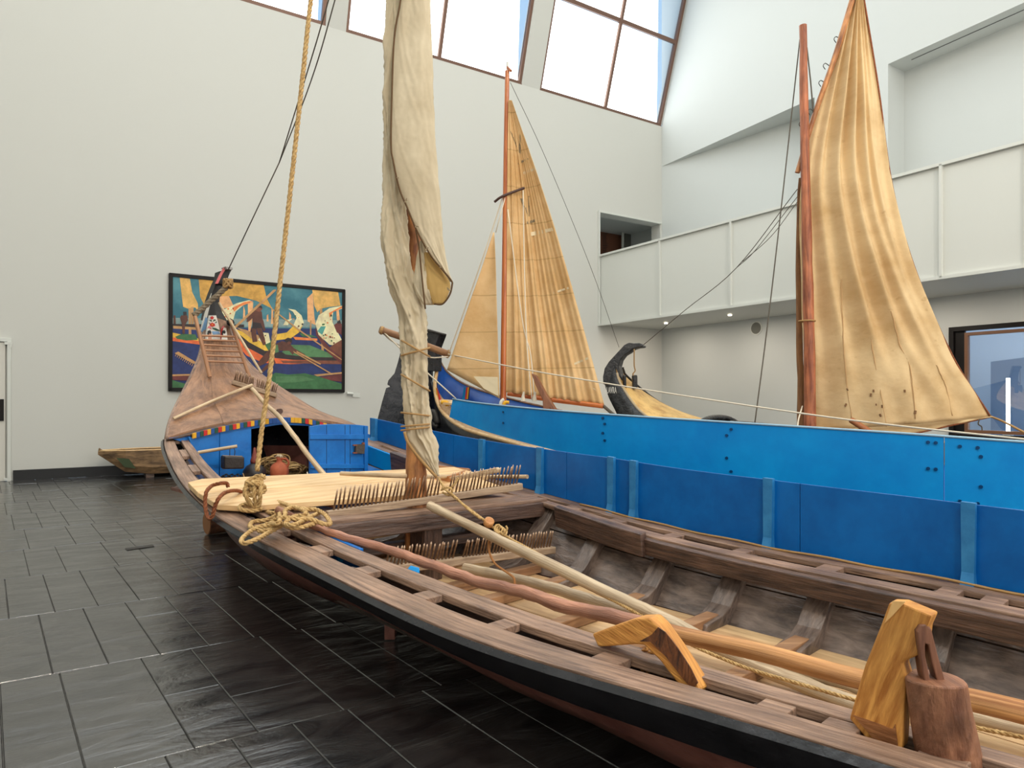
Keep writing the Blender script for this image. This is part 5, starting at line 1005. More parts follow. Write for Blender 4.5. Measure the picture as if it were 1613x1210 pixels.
# lettering on the hull
fc = bpy.data.curves.new('lettering', 'FONT'); fc.body = 'LAVRA'; fc.size = .2; fc.extrude = .003; fc.align_x = 'CENTER'; fc.align_y = 'CENTER'; fc.space_character = 1.0
fo = bpy.data.objects.new('tmp', fc); COL.objects.link(fo); bpy.context.view_layer.update(); me = bpy.data.meshes.new_from_object(fo.evaluated_get(bpy.context.evaluated_depsgraph_get())); bpy.data.objects.remove(fo)
lo_ = bpy.data.objects.new('lettering', me); COL.objects.link(lo_); me.materials.clear(); me.materials.append(WHITEP)
c = V(963.2, 615.3, 12.36); lo_.parent = b3; lo_.location = c-WPOS['black_prow_boat']; lo_.rotation_euler = (math.pi/2, 0, -.64); xs = [v.co.x for v in me.vertices]; ys = [v.co.y for v in me.vertices]
lo_.scale = (17.5/F*12.3/(max(xs)-min(xs)), 10/F*12.3/(max(ys)-min(ys)), 1)
# mast 3 and yard
m3 = thing('rough_mast', V(1272, 740, 10.05), 'rough reddish-brown mast pole carrying the large canvas sail', 'mast')
WPOS[m3.name] = V(1272, 740, 10.05)
pole('pole', [V(1276, 740, 9.8), V(1275, 560, 9.8), V(1271, 380, 9.82), V(1267, 200, 9.84), V(1265, 40, 9.86)], (.086, .052), mat('reddish_mast', C3(124, 64, 40), .5, bump=.5, col2=C3(188, 114, 76), grain=(1.6, 16), var=.2), m3, 14, jit=.003)
pole('yard', [V(1256, 272, 9.95), V(1285, 175, 9.9), V(1315, 90, 9.85), V(1350, -25, 9.8)], (.035, .04), MASTW, m3, 10)
pole('luff_pole', [V(1261, 280, 10.1), V(1257, 400, 10.12), V(1260, 540, 10.12), V(1262, 676, 10.1)], (.03, .06), mat('brown_cloth_roll', C3(110, 72, 44), .8, bump=.5, col2=C3(150, 106, 66), grain=(2, 10)), m3, 8, jit=.008)
g = G(); c = V(1271, 506, 9.82); g.tube([c+Vector((.11*math.cos(k*.5), .11*math.sin(k*.5), 0)) for k in range(13)], .012, 6); g.build('lashing', ROPET, m3, smooth=True)
for i, (x_, y_) in enumerate(((1317, 62), (1300, 104), (1293, 131), (1276, 176), (1262, 196))):
    g = G(); c = V(x_, y_, 9.9); g.tube(cr([c+Vector((.06, 0, 0)), c+Vector((0, 0, .04)), c+Vector((-.03, 0, 0)), c+Vector((0, 0, -.05))], 3), .006, 5); g.build('yard_hook', IRON, m3)
pole('oar_shaft', [V(1341, 662, 9.0), V(1385, 690, 8.6)], .04, mat('oar_wood', C3(150, 88, 46), .5), None, label='brown oar shaft sticking up in front of the stained sail foot', cat='oar')
# boat 4 (yellow)
b4 = thing('yellow_boat', V(1410, 720, 8.9), 'yellow painted boat edge showing between the stained sail and bright blue boards', 'boat')
ya = cr([V(1330, 690, 9.6), V(1370, 684, 9.5), V(1400, 684, 9.4), V(1450, 690, 9.2), V(1500, 700, 8.9), V(1600, 720, 8.4)], 4); yb = [p+Vector((.1, .15, -.42)) for p in ya]
g = G(); v, f = loftgrid([[a, b] for a, b in zip(ya, yb)]); g.add(v, f); o = g.build('side_plank', YBOAT, b4); o.modifiers.new('t', 'SOLIDIFY').thickness = .04
yc = [p+Vector((-.35, -.5, -.25)) for p in ya]; g = G(); v, f = loftgrid([[a, b] for a, b in zip(yc, [p+Vector((.1, .15, -.3)) for p in yc])]); g.add(v, f); o = g.build('side_plank', YBOAT, b4); o.modifiers.new('t', 'SOLIDIFY').thickness = .04
for x_ in (1400, 1402): 
    g = G(); g.beam(V(x_, 700, 9.2), V(x_, 682, 9.2), .08, .08, Vector((0, 1, 0))); g.build('rib', YBOAT, b4)
# canoe by the back wall
cn_ = thing('punt', wp(2.9, .1, -.55), 'narrow weathered wooden punt with green stain, on the floor by the back wall', 'boat')
def cp(t, z, o): return wp(t, z, o)
tA, tB = 1.42, 5.6; z0, z1 = .1, .56
outer = []
for t, hw, zk in ((tA, .04, .5), (tA+.45, .3, .16), (tA+.9, .36, .1), (tB-.9, .36, .1), (tB-.45, .3, .16), (tB, .04, .5)):
    outer.append([cp(t, z1, -.6-hw), cp(t, zk+.12, -.6-hw*.95), cp(t, zk, -.6-hw*.75), cp(t, zk, -.6+hw*.75), cp(t, z1, -.6+hw)])
outer = [outer[0]]+[ [outer[i][k].lerp(outer[i+1][k], j/3) for k in range(5)] for i in range(5) for j in (1, 2, 3)]
v, f = loftgrid(outer, flip=True); g = G(); g.add(v, f, [(p.x*1.2+p.y*.7, p.z) for p in v]); o = g.build('hull', GREENST, cn_, useuv=True); o.modifiers.new('t', 'SOLIDIFY').thickness = .03
for k, sgn in ((0, -1), (4, 1)):
    g = G(); g.tube([r[k] for r in outer], .018, 6); g.build('gunwale', PALE, cn_, smooth=True)
prism('stain', [cp(tA+.28, .43, -.92), cp(tA+.5, .4, -.96), cp(tA+.62, .2, -.96), cp(tA+.42, .24, -.94)], N*.004, mat('green_stain', C3(58, 72, 44), .7), cn_)
for t in (2.3, 4.6):
    g = G(); g.box(wp(t, .04, -.6), U*.15, N*.5, Z3*.09); tag(g.build('chock', WOOD_DARK), 'dark chock under the weathered punt, '+('the one toward the door' if t < 3 else 'the one toward the painting'), 'chock', 'chocks under the punt')
# ================================================================ FURLED SAIL ON THE FRONT MAST
from mathutils import noise as NZ
def cloth(name, secs, Yoff, m, parent, seed=0, amp=.012, tw=3.0, n=72, sub=3, fq=3, cap=False, crease=1.0):
    """secs: (y, xl, xr, depth) rings between two picture edges, hung at distance Yoff"""
    ys = [s[0] for s in secs]; rws = []; uv = []
    tabL = [(s[0], s[1]) for s in secs]; tabR = [(s[0], s[2]) for s in secs]; tabD = [(s[0], s[3]) for s in secs]
    def smo(tab, y, h=7): return (interp(tab, y-h)+2*interp(tab, y)+interp(tab, y+h))/4
    m_ = int((ys[-1]-ys[0])/sub)
    for j in range(m_+1):
        y = ys[0]+(ys[-1]-ys[0])*j/m_; xl, xr, dp = smo(tabL, y), smo(tabR, y), interp(tabD, y); c = V((xl+xr)/2, y, Yoff); a = (xr-xl)/2/F*Yoff; r = []
        for k in range(n):
            t = 2*math.pi*k/n; z = c.z
            fold = math.sin(t*fq+z*tw+seed)+.6*math.sin(t*(fq*2+1)-z*tw*1.7+seed*2)+1.3*(NZ.noise(Vector((math.cos(t)*2, math.sin(t)*2+z*3, seed))))
            cz = NZ.noise(Vector((math.cos(t)*1.6+z*2.2, math.sin(t)*1.6-z*1.1, seed+5)))
            cz2 = NZ.noise(Vector((math.cos(t)*3.5-z*3.5, math.sin(t)*3.5+z*6, seed+9)))
            fold += crease*(1.6*(.35-min(.35, abs(cz)*1.6))*3-1.2+1.2*(.3-min(.3, abs(cz2)*1.8))*3)
            rr = 1+min(amp/max(a, .02), .5)*fold*.55
            r.append(c+Vector((math.cos(t)*a*(1+min(amp/max(a, .02), .3)*.25*fold), math.sin(t)*dp*rr, 0)))
            uv.append((k/n*1.2, z))
        rws.append(r)
    v, f = loftgrid(rws, True, flip=False); f += [tuple(range(n)), tuple(len(v)-n+k for k in range(n))[::-1]]; uv = uv
    g = G(); g.add(v, f, uv); o = g.build(name, m, parent, smooth=True, useuv=True)
    bm = bmesh.new(); bm.from_mesh(o.data); bmesh.ops.recalc_face_normals(bm, faces=bm.faces); bm.to_mesh(o.data); bm.free(); return o
fs = thing('furled_sail', V(655, 745, 5.35), 'grey beige furled sail hanging from and bound round the front mast', 'sail')
cloth('wrapped_cloth', [(-330, 628, 646, .04), (-60, 614, 652, .05), (0, 610, 650, .05), (120, 605, 645, .05), (250, 603, 641, .055), (330, 602, 640, .06), (380, 602, 643, .06), (440, 610, 650, .07), (470, 618, 664, .08), (500, 628, 673, .09), (560, 633, 674, .1), (640, 635, 676, .1), (684, 637, 680, .1), (700, 645, 688, .07), (716, 656, 690, .05), (735, 672, 690, .03), (750, 687, 692, .012)], 5.36, SAIL1, fs, seed=1.3, amp=.032, tw=5, crease=1.3)
cloth('hanging_fold', [(-330, 632, 652, .03), (-60, 628, 676, .05), (0, 630, 677, .05), (60, 621, 679, .05), (160, 617, 682, .05), (229, 616, 686, .045), (260, 620, 688, .045), (297, 629, 691, .04), (326, 641, 693, .035), (366, 658, 696, .03), (403, 679, 702, .025), (425, 696, 706, .02), (444, 710, 713, .012)], 5.2, SAIL1, fs, seed=4.1, amp=.018, tw=1, fq=2, crease=.8)
cloth('gathered_fold', [(380, 661, 668, .02), (420, 654, 678, .04), (445, 650, 683, .05), (465, 656, 684, .045), (480, 668, 688, .02)], 5.28, SAIL1, fs, seed=2.2, amp=.014, tw=22)
cloth('lining', [(398, 668, 678, .015), (425, 669, 696, .02), (445, 670, 711, .03), (463, 674, 708, .03), (479, 684, 698, .015)], 5.25, SAIL1Y, fs, seed=3.1, amp=.006, tw=6)
cord = cr([V(634, -320, 5.25), V(632, -40, 5.13), V(631, 0, 5.13), V(621, 60, 5.13), V(617, 160, 5.13), V(616, 229, 5.13), V(619, 252, 5.13), V(629, 297, 5.14), V(641, 326, 5.14), V(658, 366, 5.15), V(679, 403, 5.16), V(697, 425, 5.17), V(711, 442, 5.18), V(712, 450, 5.18), V(708, 465, 5.2), V(697, 479, 5.22), V(684, 479, 5.24)], 5)
g = G(); g.tube(cord, .007, 6); g.build('leech_cord', mat('umber_cord', C3(92, 66, 36), .8), fs, smooth=True)
g = G(); g.tube(cr([V(655, 362, 5.2), V(660, 390, 5.2), V(664, 430, 5.18), V(669, 478, 5.18), V(670, 486, 5.2)], 4), .007, 6); g.build('hanging_cord', mat('umber_cord', C3(92, 66, 36), .8), fs, smooth=True)
for (a, b) in ((625, 280), (639, 316), (655, 356), (672, 392), (694, 421), (706, 457)):
    g = G(); c = V(a, b, 5.12); 
    for k in range(3): g.tube([c, c+Vector((random.uniform(-.01, .025), -.004, random.uniform(-.02, .03)))], .004, 5)
    g.build('lacing_tie', mat('tie_tape', C3(150, 132, 104), .8), fs)
for (y0, y1) in ((536, 562), (590, 616), (650, 655), (672, 668), (678, 673), (560, 548)):
    pts = []
    for k in range(25):
        t = 2*math.pi*k/24; fx = .5-.5*math.cos(t); y = y0+(y1-y0)*fx if t <= math.pi else y1+(y0-y1)*(1-fx)
        pts.append(V(654.5-22.5*math.cos(t), y, 5.36-.125*math.sin(t)))
    g = G(); g.tube(pts, .0075, 6); g.build('lashing', ROPET, fs, smooth=True)
g = G(); g.tube(cr([V(637, 680, 5.24), V(642, 696, 5.24), V(655, 715, 5.26), V(672, 735, 5.28), V(688, 752, 5.3)], 4), .012, 6); g.build('bolt_rope', ROPET, fs, smooth=True)
# ================================================================ RIGGING
def line(pts, r, m, label, name='line', cat='rope', nn=6, group=None):
    g = G(); g.tube(cr([V(*p) for p in pts], nn) if len(pts) > 2 else [V(*pts[0]), V(*pts[1])], r, 6); return tag(g.build(name, m, None, smooth=True), label, cat, group)
hr = [V(632, -400, 5.42), V(540, -180, 5.25), V(503, -60, 5.15), V(490, 0, 5.14), V(478, 110, 5.1), V(463, 250, 5.05), V(443, 430, 4.97), V(425, 590, 4.88), V(413, 672, 4.85), V(405, 742, 4.8)]
R_h = .018
g = rope3(cr(hr, 8), R_h)
kc_ = V(403, 766, 4.8)
kn = []
for k in range(60):
    t = k/59; a = t*2*math.pi*4.2; r = .05+.014*math.sin(a*.7); kn.append(kc_+Vector((math.cos(a)*r, math.sin(a)*r*.8, .055*(1-2*t)+.018*math.sin(a*1.3))))
rope3(kn, R_h, g=g)
for dx in (-13, 0, 9):
    rope3(cr([V(403+dx, 758, 4.77), V(400+dx*1.1, 778, 4.75), V(404+dx*.4, 797, 4.78), V(406-dx*.5, 803, 4.8)], 5), R_h*.9, g=g)
rope3(cr([V(408, 803, 4.78), V(396, 805, 4.76), V(381, 803, 4.76), V(378, 798, 4.82), V(388, 794, 4.88), V(400, 797, 4.86), V(410, 803, 4.8)], 5), R_h*.9, g=g)
tag(g.build('knotted_rope', ROPE, None, smooth=True), 'thick pale rope hanging down to a big knot above the near gunwale', 'rope')
def z6(x, y): return (370+x*.124, 720+y*.124)
coilp = [(330, 600, .82), (360, 650, .80), (400, 580, .82), (500, 560, .83), (640, 600, .84), (760, 650, .84), (880, 660, .83), (1060, 680, .82), (1170, 760, .80), (1210, 850, .78), (1120, 850, .80), (960, 790, .83), (800, 790, .84), (640, 770, .85), (520, 790, .83), (450, 840, .80), (560, 830, .84), (560, 700, .81), (480, 710, .79), (400, 690, .78), (345, 640, .79), (390, 590, .79), (480, 640, .78), (530, 730, .78), (400, 800, .77), (240, 820, .765), (190, 870, .765), (240, 900, .77), (400, 860, .79), (560, 800, .82), (640, 740, .84), (640, 680, .85), (760, 640, .86), (890, 690, .86), (880, 740, .85), (780, 750, .84), (680, 800, .84), (640, 860, .82), (740, 900, .80), (860, 890, .80), (960, 860, .80), (1010, 830, .80), (900, 700, .80), (1000, 660, .79), (1080, 700, .79), (960, 760, .81), (760, 860, .83), (600, 850, .82), (430, 880, .79), (240, 920, .77), (110, 1020, .755), (85, 1075, .75), (140, 1095, .75), (290, 1040, .76), (430, 960, .77), (560, 890, .79), (640, 830, .82), (560, 880, .78), (420, 935, .775), (300, 940, .77)]
cp_ = cr([PZ(*z6(x, y), z) for x, y, z in coilp], 7)
g = rope3(cp_, .0155); tag(g.build('rope_heap', ROPE, None, smooth=True), 'loose heap of pale rope on the near side deck over the pole end', 'rope')
def z7(x, y): return (240+x*.1736, 640+y*.1736)
bl = [PZ(*z7(686, 728), .935), PZ(*z7(675, 700), .955), PZ(*z7(620, 700), .975), PZ(*z7(545, 720), .96), PW(*z7(495, 770), -1.41), PW(*z7(480, 840), -1.43), PW(*z7(482, 930), -1.44), PW(*z7(500, 995), -1.44), PW(*z7(525, 1020), -1.44), PW(*z7(550, 985), -1.43), PW(*z7(570, 900), -1.42), PW(*z7(605, 835), -1.4), PZ(*z7(660, 785), .93), PZ(*z7(750, 766), .92), PZ(*z7(810, 780), .89), PZ(*z7(830, 808), .86)]
g = rope3(cr(bl, 7), .0145); tag(g.build('brown_rope_loop', ROPEB, None, smooth=True), 'reddish brown rope looped over the near end of the pale planks', 'rope')
g = rope3(cr([PZ(470, 798, .78), PZ(489, 794, .785), PZ(503, 794, .785), PZ(526, 797, .78)], 6), .0145); tag(g.build('brown_rope_end', ROPEB, None, smooth=True), 'short reddish brown rope end on the thwart left of the toothed bar', 'rope')
line([(360, 424, 8.2), (440, 256, 7.2)], .007, ROPED, 'thin dark stay rising from the painted prow', 'stay')
line([(440, 256, 7.2), (489, 130, 6.5), (529, -5, 6.0), (632, -392, 5.5)], .006, ROPED, 'right strand of the thin stay above its splice', 'stay')
line([(440, 256, 7.2), (482, 120, 6.5), (519, -5, 6.0), (628, -396, 5.5)], .006, ROPED, 'left strand of the thin stay above its splice', 'stay')
line([(706, 558, 9.5), (860, 588, 8.4), (1100, 627, 7.2), (1350, 663, 6.2), (1660, 697, 5.3)], .009, ROPEW, 'pale line stretched from the wooden sprit over the bright blue boards', 'line')
line([(604, 526, 8.95), (622, 540, 9.05), (672, 562, 9.3), (706, 562, 9.5)], .009, ROPEW, 'pale line under the wooden sprit left of the furled sail', 'line')
line([(605, 524, 8.9), (640, 558, 9.0), (676, 590, 9.1), (718, 628, 9.2)], .010, ROPEW, 'pale line running down from the sprit tip to the bright blue board end', 'line')
line([(795, 300, 9.4), (770, 378, 9.42), (738, 470, 9.46), (706, 560, 9.55)], .010, ROPEW, 'pale forestay along the front edge of the jib', 'stay')
line([(797, 306, 9.38), (781, 366, 9.3)], .008, ROPEW, 'short pale halyard above the jib peak', 'line')
line([(804, 130, 9.35), (860, 250, 9.9), (930, 420, 10.8), (975, 547, 11.6)], .004, ROPED, 'hair-thin line from the varnished mast top down to the black prow', 'line')
line([(824, 300, 9.3), (826, 420, 9.1), (830, 540, 8.9), (838, 630, 8.7)], .008, ROPEW, 'left pale sheet hanging in front of the mainsail', 'line')
line([(800, 330, 9.3), (822, 500, 9.0), (836, 560, 8.9), (842, 632, 8.75)], .008, ROPEW, 'right pale sheet hanging in front of the mainsail', 'line')
for x_ in (824, 842):
    g = G(); c = V(x_, 632, 8.7); g.tube([c, c+Vector((0, 0, .06)), c+Vector((.01, 0, .12))], [.03, .02, .01], 8); tag(g.build('sheet_knot', ROPEW, None), 'pale knot at the foot of the %s mainsail sheet' % ('left' if x_ == 824 else 'right'), 'knot')
line([(951, 640, 8.95), (965, 652, 9.0), (985, 668, 9.1)], .022, ROPED, 'dark lashing at the outer end of the mainsail boom', 'lashing')
line([(1260, 62, 10.0), (1228, 350, 9.8), (1208, 520, 9.6), (1188, 674, 9.3)], .009, ROPED, 'dark shroud from the reddish mast top to the bright blue boards', 'shroud')
line([(1271, 75, 10.0), (1277, 130, 9.95), (1281, 178, 9.9)], .010, ROPED, 'short dark halyard between reddish mast top and yard', 'line')
line([(1014, 543, 12.4), (1080, 488, 11.7), (1160, 422, 10.9), (1256, 298, 10.0)], .006, ROPED, 'upper thin line from black prow to the reddish mast', 'line')
line([(1160, 422, 10.9), (1190, 394, 10.6), (1256, 310, 10.0)], .005, ROPED, 'middle thin line joining the reddish mast below the upper one', 'line')
line([(1170, 412, 10.85), (1215, 372, 10.3), (1256, 318, 10.0)], .005, ROPED, 'lowest thin line joining the reddish mast', 'line')
line([(1560, 656, 9.0), (1580, 664, 8.8), (1613, 681, 8.5), (1680, 715, 8.0)], .014, ROPET, 'tan sheet from the sail corner running out of view at the right', 'rope')
line([(1543, 660, 9.0), (1541, 668, 9.0), (1546, 672, 9.0), (1547, 678, 9.0)], .008, ROPED, 'small dark loop dangling from the stained sail corner', 'line')
line([(1264, 640, 9.9), (1258, 660, 9.6), (1256, 676, 9.4)], .010, ROPEW, 'pale end hanging at the foot of the reddish mast', 'line')
# sheet with block from the furled sail
sh = [(691, 752, 5.28), (696, 762, 5.2), (703, 772, 5.15), (720, 787, 5.05), (757, 815, 4.9), (768, 823, 4.85), (782, 835, 4.78), (810, 852, 4.62), (861, 880, 4.36), (928, 925, 4.08), (1001, 965, 3.85), (1060, 1000, 3.65), (1102, 1022, 3.52), (1178, 1053, 3.32), (1279, 1083, 3.1), (1349, 1103, 2.97), (1450, 1128, 2.8), (1613, 1162, 2.55)]
g = rope3(cr([V(*p) for p in sh], 6), .0095, step=.014); tag(g.build('sheet_rope', ROPE, None, smooth=True), 'pale rope leading from the furled sail through a block and along the poles', 'rope')
g = rope3(cr([V(697, 768, 5.14), V(716, 782, 5.0), V(735, 800, 4.93), V(757, 817, 4.86)], 6), .009)
rope3(cr([V(695, 772, 5.15), V(704, 768, 5.1), V(712, 772, 5.1), V(708, 780, 5.12), V(697, 776, 5.16)], 6), .009, g=g); rope3(cr([V(708, 770, 5.12), V(716, 763, 5.1), V(722, 753, 5.1)], 6), .008, g=g)
tag(g.build('second_sheet', ROPE, None, smooth=True), 'knotted second strand beside the sheet between sail foot and block', 'rope')
blk = thing('pulley_block', V(771, 826, 4.83), 'small oval wooden pulley block lashed on the pale pole', 'block')
g = G(); c = V(770, 823, 4.82); ax = Vector((.3, -.6, .75)).normalized(); g.tube([c-ax*.022, c-ax*.018, c+ax*.018, c+ax*.022], [.026, .036, .036, .026], 18); g.build('shell', mat('block_wood', C3(170, 108, 54), .5, col2=C3(206, 150, 92), grain=(6, 20)), blk, smooth=True)
g = G(); kk = []
for k in range(40): a = k/39*2*math.pi*3.4; kk.append(V(783+k*.28, 832+k*.2, 4.76)+Vector((.024*math.cos(a), .02*math.sin(a), .022*math.sin(a))))
rope3(kk, .008, g=g); rope3(cr([V(793, 840, 4.7), V(799, 834, 4.7), V(797, 829, 4.7)], 4), .007, g=g); g.build('lashing', ROPE, blk, smooth=True)
lp = [V(770, 848, 4.75), V(771, 870, 4.7), V(780, 888, 4.65), V(796, 900, 4.55), V(809, 910, 4.48), V(811, 922, 4.45)]
g = rope3(cr(lp, 6), .008); tag(g.build('hanging_tail', mat('tan_rope', C3(170, 116, 66), .8), None, smooth=True), 'tan rope tail looping down from the block to the floorboards', 'rope')
# ================================================================ GEAR ON THE LONG BOAT
def plankp(name, pts, z0, z1, th_, m, label):
    """pts (s,w) outline; top surface tilts from z0 at s0 to z1"""
    ss_ = [p[0] for p in pts]; a_, b_ = min(ss_), max(ss_); SK = .19
    top = [B(s-SK*(w_+1.35), w_, z0+(z1-z0)*(s-a_)/(b_-a_)-th_/2-.012*(w_+1.35)) for s, w_ in pts]; o = prism(name, top, Z3*th_, m, None, bevel=.004, grain=Q); return tag(o, label, 'plank')
plankp('pine_plank', [(3.88, -1.22), (3.97, -1.36), (4.32, -1.37), (4.325, .95), (3.88, .95)], .838, .90, .04, PALE, 'pale pine plank across the boat, the one nearer the toothed bar')
plankp('pine_plank', [(4.335, -1.37), (4.68, -1.33), (4.78, -1.2), (4.78, 1.05), (4.335, 1.1)], .902, .955, .04, PALE, 'pale pine plank across the boat, the one nearer the hatch')
def zo(g_, n): return n
# rakes
def rake(name, A, Bp, up, tooth, gap, nt, label, ht=.055, wd=.06, m=TOOTH, r=.0078):
    A = Vector(A); Bp = Vector(Bp); d = Bp-A
    t_ = thing(name, (A+Bp)/2, label, 'rake'); g = G(); g.beam(A, Bp, wd, ht, up); g.build('head_bar', mat('grey_bar', C3(138, 114, 92), .55, bump=.4, col2=C3(188, 162, 134), grain=(3, 24)), t_, bevel=.006)
    src = None
    for i in range(nt):
        f_ = (i+.5)/nt
        if gap[0] < f_ < gap[1]: continue
        p = A+d*(.02+.96*f_)+up*ht*.4
        if src is None:
            g = G(); g.tube([Vector((0, 0, 0)), Vector((0, 0, .9)), Vector((0, 0, 1))], [r, r*.85, r*.35], 6); o = g.build('tooth', m, t_, smooth=True); src = o
        else: o = src.copy(); COL.objects.link(o); o.parent = t_
        dv = (tooth+d.normalized()*random.uniform(-.012, .012)+Vector((0, random.uniform(-.01, .01), random.uniform(-.012, .006))))
        q_ = Z3.rotation_difference(dv.normalized()); o.rotation_mode = 'QUATERNION'; o.rotation_quaternion = q_; o.scale = (1, 1, dv.length)
        o.location = p+dv/2-WPOS[t_.name]
    return t_
rake('toothed_rake', V(515, 811, 4.98), V(821, 766, 5.85), Z3, Vector((.035, 0, .172)), (.545, .585), 50, 'wooden rake head with upright teeth standing on the mast thwart')
rake('toothed_rake', V(598, 899, 4.62), V(872, 866, 5.55), Z3, Vector((.03, 0, .135)), (.375, .43), 50, 'wooden rake head with upright teeth down inside the hull under the thwart')
# foredeck rake
A, Bq = onDeck(366, 606, .03), onDeck(436, 627, .03)
rk = rake('long_handled_rake', A, Bq, Z3, Vector((.015, .03, .125)), (.48, .52), 30, 'weathered wooden rake lying on the brown foredeck, teeth up', .05, .05, TOOTH, .006)
pole('handle', [onDeck(397, 616, .07), onDeck(335, 639, .05), onDeck(273, 664, .03)], (.019, .017), BUFF, rk, 8)
pole('boat_pole', [V(397, 612, 7.62), V(416, 634, 7.5), V(440, 657, 7.34), V(462, 685, 7.2), V(483, 714, 7.05), V(518, 758, 6.85)], (.022, .029), BUFF, None, 10, 'pale crooked pole leaning from the foredeck down past the hatch', 'pole', jit=.002)
# ladder
ld_ = thing('ladder', onDeck(331, 598, 0), 'light brown wooden ladder leaning on the painted prow', 'ladder')
LA, LB = onDeck(330.5, 598, .03), PS(307, 498, 7.35); RA, RB = onDeck(392.5, 597, .03), PS(363, 505, 7.35)
LADW = mat('ladder_wood', C3(150, 104, 74), .5, col2=C3(190, 142, 104), grain=(2, 24))
pole('rail', [LA, LB], .024, LADW, ld_, 8); pole('rail', [RA, RB], .022, LADW, ld_, 8)
def online(A, Bp, py):
    lo, hi = 0, 1
    for _ in range(30):
        m_ = (lo+hi)/2; p = A.lerp(Bp, m_); y = HY-(p.z-H)/p.y*F
        if y > py: lo = m_
        else: hi = m_
    return A.lerp(Bp, lo)
for (yl, yr) in ((528.6, 530.5), (535.3, 537.6), (543, 546), (551.7, 554), (560, 562.6), (569, 571.5)): pole('rung', [online(LA, LB, yl), online(RA, RB, yr)], .012, LADW, ld_, 8)
pole('thin_pole', [PS(345, 477, 7.45), onDeck(412, 588, .02)], .015, BUFF, None, 8, 'thin pale pole leaning right of the ladder on the prow', 'pole')
tw = [PS(305, 497, 7.42), PS(318, 487, 7.42), PS(332, 474, 7.42), PS(345, 463, 7.42), PS(357, 452, 7.42)]
g = rope3(cr(tw, 8), .034, pitch=.16); tag(g.build('twisted_cable', mat('grey_cable', C3(96, 84, 68), .8, bump=.6, bscale=60, col2=C3(146, 130, 106), vscale=30), None, smooth=True), 'thick grey twisted rope laid across the prow above the ladder', 'rope')
g = G(); kk = []
for k in range(50): a = k/49*2*math.pi*4; kk.append(PS(359, 447, 7.4)+Vector((.05*math.cos(a), .04*math.sin(a), .05*math.sin(a*1.4))))
g.tube(kk, .014, 6); tag(g.build('prow_knot', ROPET, None, smooth=True), 'ochre rope knot tied round the prow below its red tip', 'knot')
# hanging tin
pole('short_pole', [PS(312, 713, 6.15), PS(373.5, 703, 6.05)], .017, BUFF, None, 8, 'short pale stick projecting over the left bulkhead, holding a pot', 'stick')
tn = thing('hanging_tin', PS(366, 739, 6.05), 'black oblong tin hanging from the short stick', 'pot')
a_, b_, c_, d_ = PS(350.5, 718, 6.05), PS(381.5, 719, 6.05), PS(381.5, 738, 6.05), PS(350.5, 738.5, 6.05)
prism('body', [a_, b_, c_, d_], D*.13, mat('dark_tin', C3(44, 38, 34), .45, bump=.3, bscale=30), tn, bevel=.015)
for z_ in (a_, d_):
    pass
g = G(); g.tube([a_, b_], .006, 6); g.build('rim', mat('tin_rim', C3(128, 108, 86), .4, metal=.5), tn); g = G(); g.tube([d_, c_], .005, 6); g.build('rim', mat('tin_rim', C3(128, 108, 86)), tn)
g = G(); g.tube(cr([PS(362, 718, 6.05), PS(362, 709, 6.05), PS(363, 704, 6.06)], 4), .004, 5); g.tube(cr([PS(369, 719, 6.05), PS(370, 711, 6.05), PS(368, 705, 6.06), PS(367, 702, 6.07)], 4), .004, 5); g.build('wire_bail', IRON, tn, smooth=True)
# jugs
def profile(c, R, prof, m, name, parent): g = lathe([(r*R, z*R) for r, z in prof], c, 28); o = g.build(name, m, parent, smooth=True); return o
c = PS(440, 761, 6.02); jg = thing('terracotta_jug', c, 'terracotta water jug with a rag stopper in front of the hatch', 'jug')
R_ = .098
profile(c, R_, [(.55, 0), (.7, .25), (.95, .9), (1.0, 1.35), (.93, 1.8), (.6, 2.15), (.3, 2.3), (.26, 2.55), (.34, 2.75), (.28, 2.8)], TERRA, 'body', jg)
g = G(); g.tube(cr([c+Vector((.025, 0, R_*2.6)), c+Vector((.07, 0, R_*2.62)), c+Vector((.1, 0, R_*2.2)), c+Vector((.085, 0, R_*1.7))], 5), .012, 8); g.build('handle', TERRA, jg, smooth=True)
g = G(); 
for k in range(7): a = k*.9; g.tube([c+Z3*R_*2.7, c+Vector((.02*math.cos(a), .02*math.sin(a), R_*3.0)), c+Vector((.04*math.cos(a), .035*math.sin(a), R_*(2.75+.1*(k % 3))))], [.012, .014, .005], 6)
g.build('rag_stopper', mat('rag', C3(206, 186, 154), .9), jg, smooth=True)
c = PS(401, 764, 6.1); jb_ = thing('black_jug', c, 'black round jug with a red neck left of the terracotta jug', 'jug')
profile(c, .12, [(.6, 0), (.85, .35), (1.0, .85), (.95, 1.3), (.7, 1.65), (.38, 1.85), (.3, 1.95)], POTB, 'body', jb_); profile(c+Z3*.225, .12, [(.33, 0), (.36, .25), (.24, .6), (.14, 1.0), (.1, 1.35), (.05, 1.4)], mat('red_clay', C3(122, 56, 44), .6), 'neck', jb_)
